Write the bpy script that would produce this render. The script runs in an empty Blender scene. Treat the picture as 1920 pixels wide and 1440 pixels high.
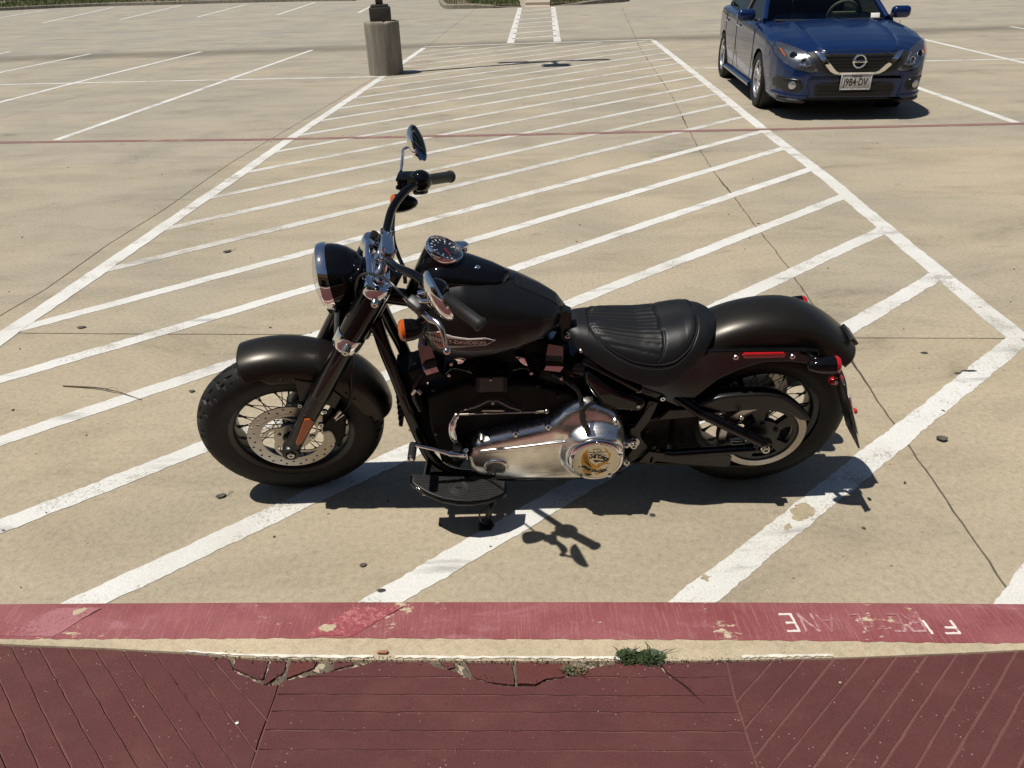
import bpy, bmesh, math, random
import numpy as np
from mathutils import Vector, Matrix
from mathutils.bvhtree import BVHTree
from mathutils.geometry import delaunay_2d_cdt

R = random.Random(7)
NR = np.random.RandomState(5)
PI = math.pi
scene = bpy.context.scene
col = scene.collection

# ------------------------------------------------------------------ camera
CAM = np.array([0.0, 0.0, 1.72811547])
CR = np.array([[0.9995461476, -0.0150119067, -0.0261178378],      # right
               [-0.0301247207, -0.4980990081, -0.8665967224],     # down
               [0.0, 0.8669902080, -0.4983251741]])               # forward
FPX = 1390.0
cd = bpy.data.cameras.new('camera')
cd.sensor_fit = 'HORIZONTAL'; cd.sensor_width = 36.0
cd.lens = FPX / 1920 * 36
cd.clip_start = 0.05; cd.clip_end = 1500
co = bpy.data.objects.new('camera', cd); col.objects.link(co)
mm = Matrix(((CR[0][0], -CR[1][0], -CR[2][0], CAM[0]), (CR[0][1], -CR[1][1], -CR[2][1], CAM[1]),
             (CR[0][2], -CR[1][2], -CR[2][2], CAM[2]), (0, 0, 0, 1)))
co.matrix_world = mm
scene.camera = co

# ------------------------------------------------------------------ sky, sun, exposure
SUN_AZ, SUN_EL = math.radians(200), math.radians(67.8)
sd = Vector((math.cos(SUN_AZ) * math.cos(SUN_EL), math.sin(SUN_AZ) * math.cos(SUN_EL), math.sin(SUN_EL)))
w = bpy.data.worlds.new('World'); scene.world = w; w.use_nodes = True
nt = w.node_tree; nt.nodes.clear()
sk = nt.nodes.new('ShaderNodeTexSky'); sk.sky_type = 'NISHITA'; sk.sun_disc = False
sk.sun_elevation = SUN_EL; sk.sun_rotation = math.atan2(sd.x, sd.y)
sk.air_density = 1.0; sk.dust_density = 0.6; sk.ozone_density = 1.5
bg = nt.nodes.new('ShaderNodeBackground'); bg.inputs[1].default_value = 0.05
wo = nt.nodes.new('ShaderNodeOutputWorld')
nt.links.new(sk.outputs[0], bg.inputs[0]); nt.links.new(bg.outputs[0], wo.inputs[0])
sl = bpy.data.lights.new('sun', 'SUN'); sl.energy = 4.8; sl.angle = math.radians(0.53); sl.color = (1.0, 0.95, 0.86)
so = bpy.data.objects.new('sun', sl); col.objects.link(so)
so.rotation_euler = sd.to_track_quat('Z', 'Y').to_euler(); so.location = (-3, -1, 9)
scene.view_settings.view_transform = 'Standard'; scene.view_settings.look = 'None'
scene.view_settings.exposure = 0.12; scene.view_settings.gamma = 1.0
scene.view_settings.use_curve_mapping = False

# ------------------------------------------------------------------ survey: sight lines from the measured viewpoint to surfaces of known position
def ray(px, py):
    return CR.T @ np.array([(px - 960) / FPX, (py - 720) / FPX, 1.0])
def G(px, py, z=0.0):                      # point of the ground (height z)
    d = ray(px, py); return CAM + (z - CAM[2]) / d[2] * d
BM = np.array([[-0.9999693360, -0.0077247545, -0.0012865813],     # motorcycle: columns forward, left, up (leaning on its stand)
               [0.0078311637, -0.9863818465, -0.1642848923],
               [0.0, -0.1642899301, 0.9864120938]])
BO = np.array([0.84785451, 2.27578133, 0.0])
STEER = 0.16650536
WB = 1.63; RAKE = math.radians(30); SP = np.array([WB + 0.147, 0, 0])
def axang(u, a):
    u = np.array(u, float) / np.linalg.norm(u); K = np.array([[0, -u[2], u[1]], [u[2], 0, -u[0]], [-u[1], u[0], 0]])
    return np.eye(3) + math.sin(a) * K + (1 - math.cos(a)) * K @ K
SS = axang((-math.sin(RAKE), 0, math.cos(RAKE)), STEER)
def L(px, py, lat):                        # point of the motorcycle at lateral distance lat
    o = (CAM - BO) @ BM; d = ray(px, py) @ BM; return o + (lat - o[1]) / d[1] * d
def LZ(px, py, z):
    o = (CAM - BO) @ BM; d = ray(px, py) @ BM; return o + (z - o[2]) / d[2] * d
def unst(p): return (np.asarray(p) - SP) @ SS + SP
def LS(px, py, lat):                       # same, in the frame that turns with the handlebar
    o = unst((CAM - BO) @ BM); d = (ray(px, py) @ BM) @ SS; return o + (lat - o[1]) / d[1] * d

# ------------------------------------------------------------------ mesh helpers: a shape is (verts array, face list)
def frame(o, z, xh=(1, 0, 0)):
    z = np.array(z, float); z /= np.linalg.norm(z); x = np.array(xh, float); x = x - z * (x @ z)
    if np.linalg.norm(x) < 1e-6: x = np.array([0, 1.0, 0]) - z * z[1]
    x /= np.linalg.norm(x); y = np.cross(z, x)
    M = np.eye(4); M[:3, 0] = x; M[:3, 1] = y; M[:3, 2] = z; M[:3, 3] = o; return M
def xf(vf, M):
    v, f = vf; return (np.asarray(v) @ M[:3, :3].T + M[:3, 3], f)
def mv(vf, d): return (np.asarray(vf[0]) + np.array(d), vf[1])
def flip(vf): return (vf[0], [tuple(reversed(f)) for f in vf[1]])
def mir(vf):
    v = np.array(vf[0], float); v[:, 1] *= -1; return (v, [tuple(reversed(f)) for f in vf[1]])
def join(parts):
    V, F, n = [], [], 0
    for v, f in parts:
        v = np.asarray(v); V.append(v); F += [tuple(i + n for i in q) for q in f]; n += len(v)
    return (np.vstack(V), F)
def cr(pts, n=8, closed=False):
    P = [np.array(p, float) for p in pts]; out = []; N = len(P)
    for i in range(N if closed else N - 1):
        if closed: p0, p1, p2, p3 = P[i - 1], P[i], P[(i + 1) % N], P[(i + 2) % N]
        else:
            p1, p2 = P[i], P[i + 1]
            p0 = P[i - 1] if i else 2 * p1 - p2; p3 = P[i + 2] if i + 2 < N else 2 * p2 - p1
        for k in range(n):
            t = k / n
            out.append(.5 * (2 * p1 + (p2 - p0) * t + (2 * p0 - 5 * p1 + 4 * p2 - p3) * t * t + (3 * p1 - p0 - 3 * p2 + p3) * t ** 3))
    if not closed: out.append(P[-1])
    return out
def tube(pts, r, seg=10, closed=False, cap=True):
    P = np.array(pts, float); n = len(P); rr = np.broadcast_to(np.array(r, float), (n,))
    T = np.zeros_like(P)
    for i in range(n):
        a = P[(i - 1) % n] if (closed or i) else P[i]; b = P[(i + 1) % n] if (closed or i < n - 1) else P[i]
        T[i] = (b - a) / (np.linalg.norm(b - a) + 1e-12)
    u = np.cross(T[0], [0, 0, 1.0])
    if np.linalg.norm(u) < 1e-3: u = np.cross(T[0], [0, 1.0, 0])
    u /= np.linalg.norm(u); V = []; F = []
    for i in range(n):
        u = u - T[i] * (u @ T[i]); u /= np.linalg.norm(u); v = np.cross(T[i], u)
        for k in range(seg):
            a = 2 * PI * k / seg; V.append(P[i] + rr[i] * (math.cos(a) * u + math.sin(a) * v))
    for i in range(n if closed else n - 1):
        j = (i + 1) % n
        for k in range(seg):
            k2 = (k + 1) % seg; F.append((i * seg + k, i * seg + k2, j * seg + k2, j * seg + k))
    if cap and not closed:
        F.append(tuple(reversed(range(seg)))); F.append(tuple(range((n - 1) * seg, n * seg)))
    return (np.array(V), F)
def lathe(prof, seg=32):                   # prof: (radius, height); about +Z
    V = []; F = []; idx = []
    for r, h in prof:
        if r < 1e-6: idx.append([len(V)]); V.append((0, 0, h))
        else:
            s = len(V); idx.append(list(range(s, s + seg)))
            V += [(r * math.cos(2 * PI * k / seg), r * math.sin(2 * PI * k / seg), h) for k in range(seg)]
    for a, b in zip(idx[:-1], idx[1:]):
        if len(a) == 1 and len(b) == 1: continue
        for k in range(seg):
            k2 = (k + 1) % seg
            if len(a) == 1: F.append((a[0], b[k2], b[k]))
            elif len(b) == 1: F.append((a[k], a[k2], b[0]))
            else: F.append((a[k], a[k2], b[k2], b[k]))
    return flip((np.array(V, float), F)) if prof[0][1] > prof[-1][1] else (np.array(V, float), F)
def lat_at(prof, o, z, seg=32): return xf(lathe(prof, seg), frame(o, z))
def rod(a, b, r, seg=12, r2=None): return tube([a, b], [r, r if r2 is None else r2], seg)
def box(s, bev=0.0, seg=2):
    bm = bmesh.new(); bmesh.ops.create_cube(bm, size=1.0)
    for v in bm.verts: v.co = Vector((v.co.x * s[0], v.co.y * s[1], v.co.z * s[2]))
    if bev > 0: bmesh.ops.bevel(bm, geom=bm.edges[:], offset=bev, segments=seg, affect='EDGES', profile=0.5)
    bm.verts.index_update()
    vf = (np.array([v.co[:] for v in bm.verts]), [tuple(v.index for v in f.verts) for f in bm.faces]); bm.free(); return vf
def boxat(c, s, bev=0.0, M=None, seg=2):
    b = box(s, bev, seg)
    if M is not None: b = xf(b, M)
    return mv(b, c)
def grid(V, nu, nv, cu=False, cv=False):   # V in rows of nv
    F = []
    for i in range(nu if cu else nu - 1):
        i2 = (i + 1) % nu
        for j in range(nv if cv else nv - 1):
            j2 = (j + 1) % nv; F.append((i * nv + j, i * nv + j2, i2 * nv + j2, i2 * nv + j))
    return (np.array(V, float).reshape(-1, 3), F)
def from_curve(cu):
    ob = bpy.data.objects.new('tmp', cu); me = bpy.data.meshes.new_from_object(ob)
    n = len(me.vertices); v = np.zeros(n * 3); me.vertices.foreach_get('co', v)
    F = [tuple(p.vertices) for p in me.polygons]
    bpy.data.objects.remove(ob); bpy.data.meshes.remove(me); bpy.data.curves.remove(cu)
    return (v.reshape(-1, 3), F)
def plate(outs, th, bev=0.0, res=2):       # outlines (first outer, others holes) in XY, thickness along Z
    cu = bpy.data.curves.new('tmp', 'CURVE'); cu.dimensions = '2D'; cu.fill_mode = 'BOTH'
    cu.extrude = max(th / 2 - bev, 1e-4); cu.bevel_depth = bev; cu.bevel_resolution = res; cu.offset = -bev
    for o in outs:
        sp = cu.splines.new('POLY'); sp.points.add(len(o) - 1)
        for p, q in zip(sp.points, o): p.co = (q[0], q[1], 0, 1)
        sp.use_cyclic_u = True
    return from_curve(cu)
def circ2(c, r, n=24, ry=None):
    return [(c[0] + r * math.cos(2 * PI * k / n), c[1] + (r if ry is None else ry) * math.sin(2 * PI * k / n)) for k in range(n)]
def text(s, size, th, shear=0.0, space=1.0, bold=0.0, align='CENTER'):
    cu = bpy.data.curves.new('tmp', 'FONT'); cu.body = s; cu.size = size; cu.extrude = th / 2; cu.align_x = align; cu.align_y = 'CENTER'
    cu.shear = shear; cu.space_character = space; cu.offset = bold; cu.resolution_u = 3
    return from_curve(cu)
SIDE = np.array([[1, 0, 0, 0], [0, 0, -1, 0], [0, 1, 0, 0], [0, 0, 0, 1.0]])   # XY drawing -> x,z plane of the motorcycle, seen from its left... see side()
def side(vf, lat):                          # drawing (x, z) with thickness -> at lateral lat
    v = np.asarray(vf[0]); return (np.c_[v[:, 0], lat - v[:, 2], v[:, 1]], vf[1])
MY = np.array([[1, 0, 0, 0], [0, 0, 1, 0], [0, -1, 0, 0], [0, 0, 0, 1.0]])     # Z -> +y (wheel axis)
def pip(P, poly):
    P = np.asarray(P); poly = np.asarray(poly); x, y = P[:, 0], P[:, 1]; c = np.zeros(len(P), bool); j = len(poly) - 1
    for i in range(len(poly)):
        xi, yi = poly[i]; xj, yj = poly[j]
        with np.errstate(divide='ignore', invalid='ignore'):
            c ^= ((yi > y) != (yj > y)) & (x < (xj - xi) * (y - yi) / (yj - yi + 1e-15) + xi)
        j = i
    return c
def region(outer, holes=(), g=None):        # constrained triangulation of outer minus holes (holes may cross the border)
    V = []; E = []
    for poly in [outer] + list(holes):
        s = len(V); n = len(poly); V += [Vector((float(p[0]), float(p[1]))) for p in poly]; E += [(s + i, s + (i + 1) % n) for i in range(n)]
    if g:
        o = np.array(outer); xs = np.arange(o[:, 0].min() + g / 2, o[:, 0].max(), g); ys = np.arange(o[:, 1].min() + g / 2, o[:, 1].max(), g)
        gp = np.array([(x, y) for x in xs for y in ys])
        if len(gp):
            gp = gp[pip(gp, outer)]; V += [Vector((float(a), float(b))) for a, b in gp]
    r = delaunay_2d_cdt(V, E, [], 0, 1e-7); v = np.array([p[:] for p in r[0]]); T = [tuple(t) for t in r[2]]
    if not T: return v, []
    c = np.array([v[list(t)].mean(0) for t in T]); ok = pip(c, outer)
    for h in holes: ok &= ~pip(c, h)
    return v, [t for t, k in zip(T, ok) if k]
def solid(vt, f0, f1):                      # region lifted by f1 (top) and f0 (bottom): (u,v)->3d ; closed with skirts
    v, T = vt; n = len(v)
    T2 = []
    for t in T:
        a, b, c = v[t[0]], v[t[1]], v[t[2]]
        T2.append(t if (b[0] - a[0]) * (c[1] - a[1]) - (b[1] - a[1]) * (c[0] - a[0]) > 0 else (t[0], t[2], t[1]))
    top = np.array([f1(p[0], p[1]) for p in v]); bot = np.array([f0(p[0], p[1]) for p in v])
    cnt = {}
    for t in T2:
        for i in range(3): cnt[(t[i], t[(i + 1) % 3])] = 1
    F = list(T2)
    for (a, b) in cnt:
        if (b, a) not in cnt: F.append((a, a + n, b + n, b))
    return (np.vstack([top, bot]), F)
def prism(poly, z0, z1):
    n = len(poly); V = [(p[0], p[1], z1) for p in poly] + [(p[0], p[1], z0) for p in poly]
    F = [tuple(range(n))] + [(i, i + n, (i + 1) % n + n, (i + 1) % n) for i in range(n)]
    a = sum(poly[i][0] * poly[(i + 1) % n][1] - poly[(i + 1) % n][0] * poly[i][1] for i in range(n))
    return (np.array(V, float), F) if a > 0 else flip((np.array(V, float), F))
def ball(r, seg=20, rings=12):
    return lathe([(0, -r)] + [(r * math.cos(a), r * math.sin(a)) for a in np.linspace(-PI / 2, PI / 2, rings)[1:-1]] + [(0, r)], seg)

def mk(name, vf, mat, parent=None, M=None, ang=38, smooth=True, steer=False, **props):
    if isinstance(vf, list): vf = join(vf)
    v = np.asarray(vf[0], float)
    if steer: v = (v - SP) @ SS.T + SP
    me = bpy.data.meshes.new(name); me.from_pydata(v.tolist(), [], vf[1]); me.validate()
    if smooth:
        me.polygons.foreach_set('use_smooth', [True] * len(me.polygons))
        me.set_sharp_from_angle(angle=math.radians(ang))
    me.materials.append(mat)
    return obj(name, me, parent, M, **props)
def obj(name, me, parent=None, M=None, **props):
    o = bpy.data.objects.new(name, me); col.objects.link(o)
    if parent is not None: o.parent = parent
    if M is not None: o.matrix_local = Matrix(np.asarray(M).tolist())
    for k, v in props.items(): o[k] = v
    return o
def thing(name, label, cat, loc=(0, 0, 0), group=None, M=None):
    o = obj(name, None, None, M, label=label, category=cat); o.empty_display_size = .1
    if M is None: o.location = loc
    if group: o['group'] = group
    return o

# ------------------------------------------------------------------ materials
def new_mat(name):
    m = bpy.data.materials.new(name); m.use_nodes = True; return m, m.node_tree, m.node_tree.nodes['Principled BSDF']
def setp(b, color=None, rough=None, metal=None, coat=None, coatr=None, spec=None, trans=None, ior=None):
    if color is not None: b.inputs['Base Color'].default_value = (*color, 1)
    for k, v in (('Roughness', rough), ('Metallic', metal), ('Coat Weight', coat), ('Coat Roughness', coatr), ('Specular IOR Level', spec), ('Transmission Weight', trans), ('IOR', ior)):
        if v is not None: b.inputs[k].default_value = v
def nd(nt, t, **kw):
    n = nt.nodes.new(t)
    for k, v in kw.items():
        if k.startswith('_'): n.inputs[k[1:].replace('_', ' ')].default_value = v
        else: setattr(n, k, v)
    return n
def lk(nt, a, b): nt.links.new(a, b)
def objco(nt, scale=(1, 1, 1), rot=(0, 0, 0)):
    tc = nd(nt, 'ShaderNodeTexCoord'); mp = nd(nt, 'ShaderNodeMapping')
    mp.inputs['Scale'].default_value = scale; mp.inputs['Rotation'].default_value = rot
    lk(nt, tc.outputs['Object'], mp.inputs['Vector']); return mp.outputs['Vector']
def noise(nt, vec, scale, detail=4, rough=.55, dist=0):
    n = nd(nt, 'ShaderNodeTexNoise'); n.inputs['Scale'].default_value = scale; n.inputs['Detail'].default_value = detail
    n.inputs['Roughness'].default_value = rough; n.inputs['Distortion'].default_value = dist
    lk(nt, vec, n.inputs['Vector']); return n.outputs['Fac']
def ramp(nt, fac, stops):
    r = nd(nt, 'ShaderNodeValToRGB'); e = r.color_ramp.elements
    while len(e) < len(stops): e.new(.5)
    for q, (p, c) in zip(e, stops): q.position = p; q.color = c if len(c) == 4 else (*c, 1)
    lk(nt, fac, r.inputs['Fac']); return r.outputs['Color']
def g(v): return (v, v, v)
def mix(nt, fac, a, b, mode='MIX'):
    m = nd(nt, 'ShaderNodeMix', data_type='RGBA', blend_type=mode)
    for s, i in ((fac, 0), (a, 6), (b, 7)):
        if isinstance(s, (int, float)): m.inputs[i].default_value = s
        elif isinstance(s, tuple): m.inputs[i].default_value = (*s, 1) if len(s) == 3 else s
        else: lk(nt, s, m.inputs[i])
    return m.outputs[2]
def math_(nt, op, a, b=None, c=None):
    m = nd(nt, 'ShaderNodeMath', operation=op)
    for i, s in enumerate((a, b, c)):
        if s is None: continue
        if isinstance(s, (int, float)): m.inputs[i].default_value = s
        else: lk(nt, s, m.inputs[i])
    return m.outputs[0]
def bump(nt, b, h, strength=.3, dist=.01):
    n = nd(nt, 'ShaderNodeBump'); n.inputs['Strength'].default_value = strength; n.inputs['Distance'].default_value = dist
    lk(nt, h, n.inputs['Height']); lk(nt, n.outputs[0], b.inputs['Normal'])
def pbr(name, color, rough, metal=0.0, var=.25, vscale=30, bmp=0.0, bscale=200, rvar=.08, **kw):
    m, nt, b = new_mat(name); setp(b, color, rough, metal, **kw)
    v = objco(nt); f = noise(nt, v, vscale, 5)
    c = ramp(nt, f, [(.25, tuple(x * (1 - var) for x in color)), (.75, tuple(min(1, x * (1 + var)) for x in color))])
    lk(nt, c, b.inputs['Base Color'])
    f2 = noise(nt, v, vscale * 2.3, 3); mr = nd(nt, 'ShaderNodeMapRange'); mr.inputs[3].default_value = max(.01, rough - rvar); mr.inputs[4].default_value = rough + rvar
    lk(nt, f2, mr.inputs[0]); lk(nt, mr.outputs[0], b.inputs['Roughness'])
    if bmp: bump(nt, b, noise(nt, v, bscale, 3), bmp, .002)
    return m
M_ = {}
M_['denim'] = pbr('charcoal_satin_paint', (.027, .0235, .0195), .33, .62, var=.08, vscale=60, bmp=.03, bscale=900, rvar=.03)
M_['gloss'] = pbr('gloss_black_paint', (.003, .003, .0035), .06, 0, var=.1, rvar=.02, spec=.4)
M_['denim_shaded'] = pbr('shaded_charcoal_satin_paint', (.0085, .0083, .0082), .29, .15, var=.08, vscale=60, bmp=.03, bscale=900, rvar=.03)  # same satin paint as the fenders; shade on the tank darkened into its colour
M_['strutgloss'] = pbr('black_strut_paint', (.004, .004, .004), .16, 0, rvar=.03, spec=.4)
M_['greyplastic'] = pbr('dark_grey_plastic', (.035, .035, .035), .42, 0, bmp=.05, bscale=500)
M_['darkchrome'] = pbr('dark_chrome', (.34, .33, .33), .10, 1, var=.06, rvar=.03)
M_['satin'] = pbr('satin_black_metal', (.007, .007, .007), .36, .0, var=.2, rvar=.08, bmp=.03)
M_['wrinkle'] = pbr('wrinkle_black_engine_paint', (.0045, .0043, .0042), .55, 0, bmp=.2, bscale=500, spec=.18)
M_['plastic'] = pbr('black_plastic', (.013, .013, .013), .33, 0, bmp=.04, bscale=600)
M_['rubber'] = pbr('tyre_rubber', (.0060, .0058, .0056), .6, 0, spec=.32, var=.35, vscale=25, bmp=.12, bscale=260)
M_['grip'] = pbr('grip_rubber', (.018, .018, .018), .5, 0, bmp=.06, bscale=500)
M_['chrome'] = pbr('chrome', (.80, .80, .81), .045, 1, var=.04, rvar=.02)
M_['steel'] = pbr('bolt_steel', (.62, .61, .59), .22, 1, var=.15)
M_['disc'] = pbr('brake_disc_steel', (.40, .37, .33), .34, 1, var=.12, vscale=80)
M_['amber'] = pbr('amber_lens', (.44, .085, .003), .12, 0, var=.1, coat=.6)
M_['red'] = pbr('red_lens', (.42, .008, .010), .10, 0, var=.1, coat=.8)
M_['white'] = pbr('white_print', (.72, .70, .66), .35, 0, var=.05)
M_['badge_red'] = pbr('badge_red', (.42, .03, .035), .3, 0, var=.08, coat=.5)
M_['badge_black'] = pbr('badge_black', (.008, .008, .008), .2, 0, coat=.5)
M_['letter_tan'] = pbr('badge_lettering', (.66, .55, .48), .35, .0, var=.05)
M_['gold'] = pbr('gold_enamel', (.62, .33, .05), .3, .55, var=.25, vscale=90)
M_['ivory'] = pbr('polished_medallion', (.66, .62, .52), .24, .8, var=.06)
M_['ink'] = pbr('black_print', (.015, .014, .013), .5, 0)
M_['dial'] = pbr('gauge_dial', (.008, .010, .016), .3, 0)
def alu():
    m, nt, b = new_mat('polished_aluminium'); setp(b, (.78, .76, .72), .2, 1)
    v = objco(nt, (12, 60, 260), (0, .18, 0)); f = noise(nt, v, 1, 4, .6)
    v2 = objco(nt); f2 = noise(nt, v2, 22, 5)
    c = ramp(nt, f2, [(.3, (.70, .675, .63)), (.7, (.86, .845, .81))]); lk(nt, c, b.inputs['Base Color'])
    mr = nd(nt, 'ShaderNodeMapRange'); mr.inputs[3].default_value = .20; mr.inputs[4].default_value = .37
    lk(nt, f, mr.inputs[0]); lk(nt, mr.outputs[0], b.inputs['Roughness']); bump(nt, b, f, .05, .001); return m
M_['alu'] = alu()
def leather():
    m, nt, b = new_mat('black_leather'); setp(b, (.0060, .0060, .0065), .42, 0, spec=.40)
    v = objco(nt); n1 = nd(nt, 'ShaderNodeTexVoronoi'); n1.inputs['Scale'].default_value = 420; lk(nt, v, n1.inputs['Vector'])
    f = noise(nt, v, 16, 6, .6); h = math_(nt, 'ADD', math_(nt, 'MULTIPLY', n1.outputs['Distance'], .25), math_(nt, 'MULTIPLY', f, 1.2)); bump(nt, b, h, .22, .004)
    mr = nd(nt, 'ShaderNodeMapRange'); mr.inputs[3].default_value = .38; mr.inputs[4].default_value = .55; lk(nt, f, mr.inputs[0]); lk(nt, mr.outputs[0], b.inputs['Roughness']); return m
M_['leather'] = leather()
def thin_glass(name, tint, ior=1.5):
    m = bpy.data.materials.new(name); m.use_nodes = True; nt = m.node_tree; nt.nodes.clear()
    o = nd(nt, 'ShaderNodeOutputMaterial'); t = nd(nt, 'ShaderNodeBsdfTransparent'); t.inputs[0].default_value = (*tint, 1); gl = nd(nt, 'ShaderNodeBsdfGlossy'); gl.inputs['Roughness'].default_value = .02
    lw = nd(nt, 'ShaderNodeLayerWeight'); r0 = ((ior - 1) / (ior + 1)) ** 2; f = math_(nt, 'ADD', math_(nt, 'MULTIPLY', math_(nt, 'POWER', lw.outputs['Facing'], 5.0), .8), r0); mx = nd(nt, 'ShaderNodeMixShader'); lk(nt, f, mx.inputs[0]); lk(nt, t.outputs[0], mx.inputs[1]); lk(nt, gl.outputs[0], mx.inputs[2]); lk(nt, mx.outputs[0], o.inputs[0]); return m
M_['lens'] = thin_glass('clear_lens', (.94, .94, .94)); M_['gaugeglass'] = thin_glass('gauge_glass', (.95, .95, .95), 1.35)
# ================================================================== SETTING
def concrete(name, a, b_, dark, far=True):
    m, nt, b = new_mat(name); setp(b, a, .85, 0, spec=.25)
    v = objco(nt); oi = nd(nt, 'ShaderNodeObjectInfo')
    base = mix(nt, ramp(nt, noise(nt, v, .55, 6, .6), [(.36, g(0)), (.66, g(1))]), a, b_)
    sv = objco(nt, (.5, 1.1, 1))
    blot = ramp(nt, noise(nt, sv, 1.8, 9, .70, .6), [(.27, g(.55)), (.39, g(.86)), (.54, g(1.0)), (.8, g(1.08))])
    base = mix(nt, 1.0, base, blot, 'MULTIPLY')
    oil = ramp(nt, noise(nt, objco(nt, (.9, 1.6, 1)), 1.9, 4, .55, .4), [(.66, g(1)), (.76, g(.62))])
    base = mix(nt, .75, base, oil, 'MULTIPLY')
    sp = ramp(nt, noise(nt, v, 46, 6, .72), [(.28, g(.70)), (.5, g(1)), (.74, g(1.2))]); base = mix(nt, .8, base, sp, 'MULTIPLY')
    gr = ramp(nt, noise(nt, v, 210, 3, .6), [(.3, g(.80)), (.5, g(1.0)), (.72, g(1.16))]); base = mix(nt, .9, base, gr, 'MULTIPLY')
    vo = nd(nt, 'ShaderNodeTexVoronoi'); vo.inputs['Scale'].default_value = 7.5; lk(nt, objco(nt, (1, 1.3, 1)), vo.inputs['Vector'])
    fl = ramp(nt, vo.outputs['Distance'], [(.022, g(.22)), (.05, g(1))]); base = mix(nt, .85, base, fl, 'MULTIPLY')
    vo2 = nd(nt, 'ShaderNodeTexVoronoi'); vo2.inputs['Scale'].default_value = 31; lk(nt, v, vo2.inputs['Vector'])
    fl2 = ramp(nt, vo2.outputs['Distance'], [(.04, (1.5, 1.45, 1.35)), (.085, g(1))]); base = mix(nt, .7, base, fl2, 'MULTIPLY')
    base = mix(nt, 1.0, base, oi.outputs['Color'], 'MULTIPLY')
    lk(nt, base, b.inputs['Base Color'])
    bump(nt, b, math_(nt, 'ADD', noise(nt, v, 130, 4, .7), noise(nt, objco(nt, (4, 160, 1)), 1, 3)), .28, .004)
    return m, nt, b, base
M_['lot'], nt, b, base = concrete('parking_lot_concrete', (.372, .312, .220), (.306, .267, .201), .5)
# gutter line where runoff leaves dirt: a real stain across the far aisle
tc = objco(nt); sx = nd(nt, 'ShaderNodeSeparateXYZ'); lk(nt, tc, sx.inputs[0])
dl = math_(nt, 'ABSOLUTE', math_(nt, 'SUBTRACT', math_(nt, 'ADD', sx.outputs[1], math_(nt, 'MULTIPLY', noise(nt, objco(nt, (.35, .35, 1)), 1, 3), 1.1)), 19.45))
st = ramp(nt, math_(nt, 'DIVIDE', dl, 2.0), [(.0, g(.52)), (.18, g(.62)), (.5, g(1))])
lk(nt, mix(nt, .9, base, st, 'MULTIPLY'), b.inputs['Base Color'])
M_['kerbcon'] = concrete('kerb_concrete', (.475, .395, .275), (.37, .31, .22), .5)[0]
M_['walk'] = concrete('sidewalk_concrete', (.42, .35, .26), (.36, .31, .24), .5)[0]

def paint(name, c1, c2, under, wear, scuff=True, scale=1.0):
    m, nt, b = new_mat(name); setp(b, c1, .75, 0, spec=.3); v = objco(nt)
    base = mix(nt, noise(nt, v, 2.2, 5), c1, c2)
    n = math_(nt, 'ADD', math_(nt, 'MULTIPLY', noise(nt, v, 95 * scale, 5, .8), .62), math_(nt, 'MULTIPLY', noise(nt, v, 5 * scale, 4, .6), .38))
    n = math_(nt, 'ADD', n, math_(nt, 'MULTIPLY', math_(nt, 'SUBTRACT', noise(nt, objco(nt, (1, 1, 1), (.2, .5, .3)), 1.6, 4, .6), .5), .34))
    chip = ramp(nt, n, [(wear - .03, g(1)), (wear + .012, g(0))]); base = mix(nt, math_(nt, 'MULTIPLY', chip, .8), base, under)
    if scuff: base = mix(nt, ramp(nt, noise(nt, v, 1.3, 5, .6), [(.42, g(0)), (.75, g(.45))]), base, (.40, .375, .32))
    if scuff:
        s = ramp(nt, noise(nt, objco(nt, (.8, 3.4, 1), (0, 0, -.1)), 1.9, 5, .62, .3), [(.58, g(0)), (.68, g(.62)), (.74, g(.1))]); base = mix(nt, s, base, (.22, .21, .195))
    fine = ramp(nt, noise(nt, v, 260, 3), [(.3, g(.82)), (.6, g(1.06))]); base = mix(nt, 1.0, base, fine, 'MULTIPLY')
    lk(nt, base, b.inputs['Base Color']); bump(nt, b, noise(nt, v, 160, 4, .7), .25, .003); return m
M_['paint'] = paint('white_road_paint', (.635, .63, .605), (.55, .545, .52), (.28, .245, .195), .437)
M_['paintfar'] = paint('faded_white_road_paint', (.56, .55, .52), (.47, .46, .43), (.30, .265, .21), .462)
M_['redline'] = paint('faded_red_line_paint', (.235, .120, .115), (.20, .115, .105), (.33, .26, .19), .43, False)

def line_x(pts):                            # joint polylines in the world, as x(y)
    w_ = np.array([G(*p)[:2] for p in pts]); o = np.argsort(w_[:, 1]); w_ = w_[o]
    def f(y):
        if y < w_[0, 1]: s = (w_[1] - w_[0]); return w_[0, 0] + (y - w_[0, 1]) * max(-.15, min(.15, s[0] / s[1]))
        if y > w_[-1, 1]: return w_[-1, 0] + (y - w_[-1, 1]) * .05
        return float(np.interp(y, w_[:, 1], w_[:, 0]))
    return f
jR = line_x([(1165, 10), (1200, 90), (1260, 180), (1300, 260), (1330, 310), (1380, 375), (1480, 505), (1600, 680), (1740, 890), (1870, 1075), (1920, 1145)])
jL = line_x([(0, 592), (90, 540), (200, 460), (300, 398), (430, 307), (800, 88), (890, 18)])
jL2 = line_x([(0, 222), (200, 166), (430, 92), (640, 16)])
jL3 = line_x([(0, 137), (125, 98), (385, 27)])
Y1 = lambda x: 3.515 - .0805 * x if x < 6 else 3.03
Y2 = lambda x: 7.62 - .045 * x
Y3 = lambda x: 18.95 - .02 * x
COLS = [lambda y: -60.0, jL3, jL2, jL, jR, lambda y: 60.0]
ROWS = [lambda x: -.4, Y1, Y2, Y3, lambda x: 48.0]
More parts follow.
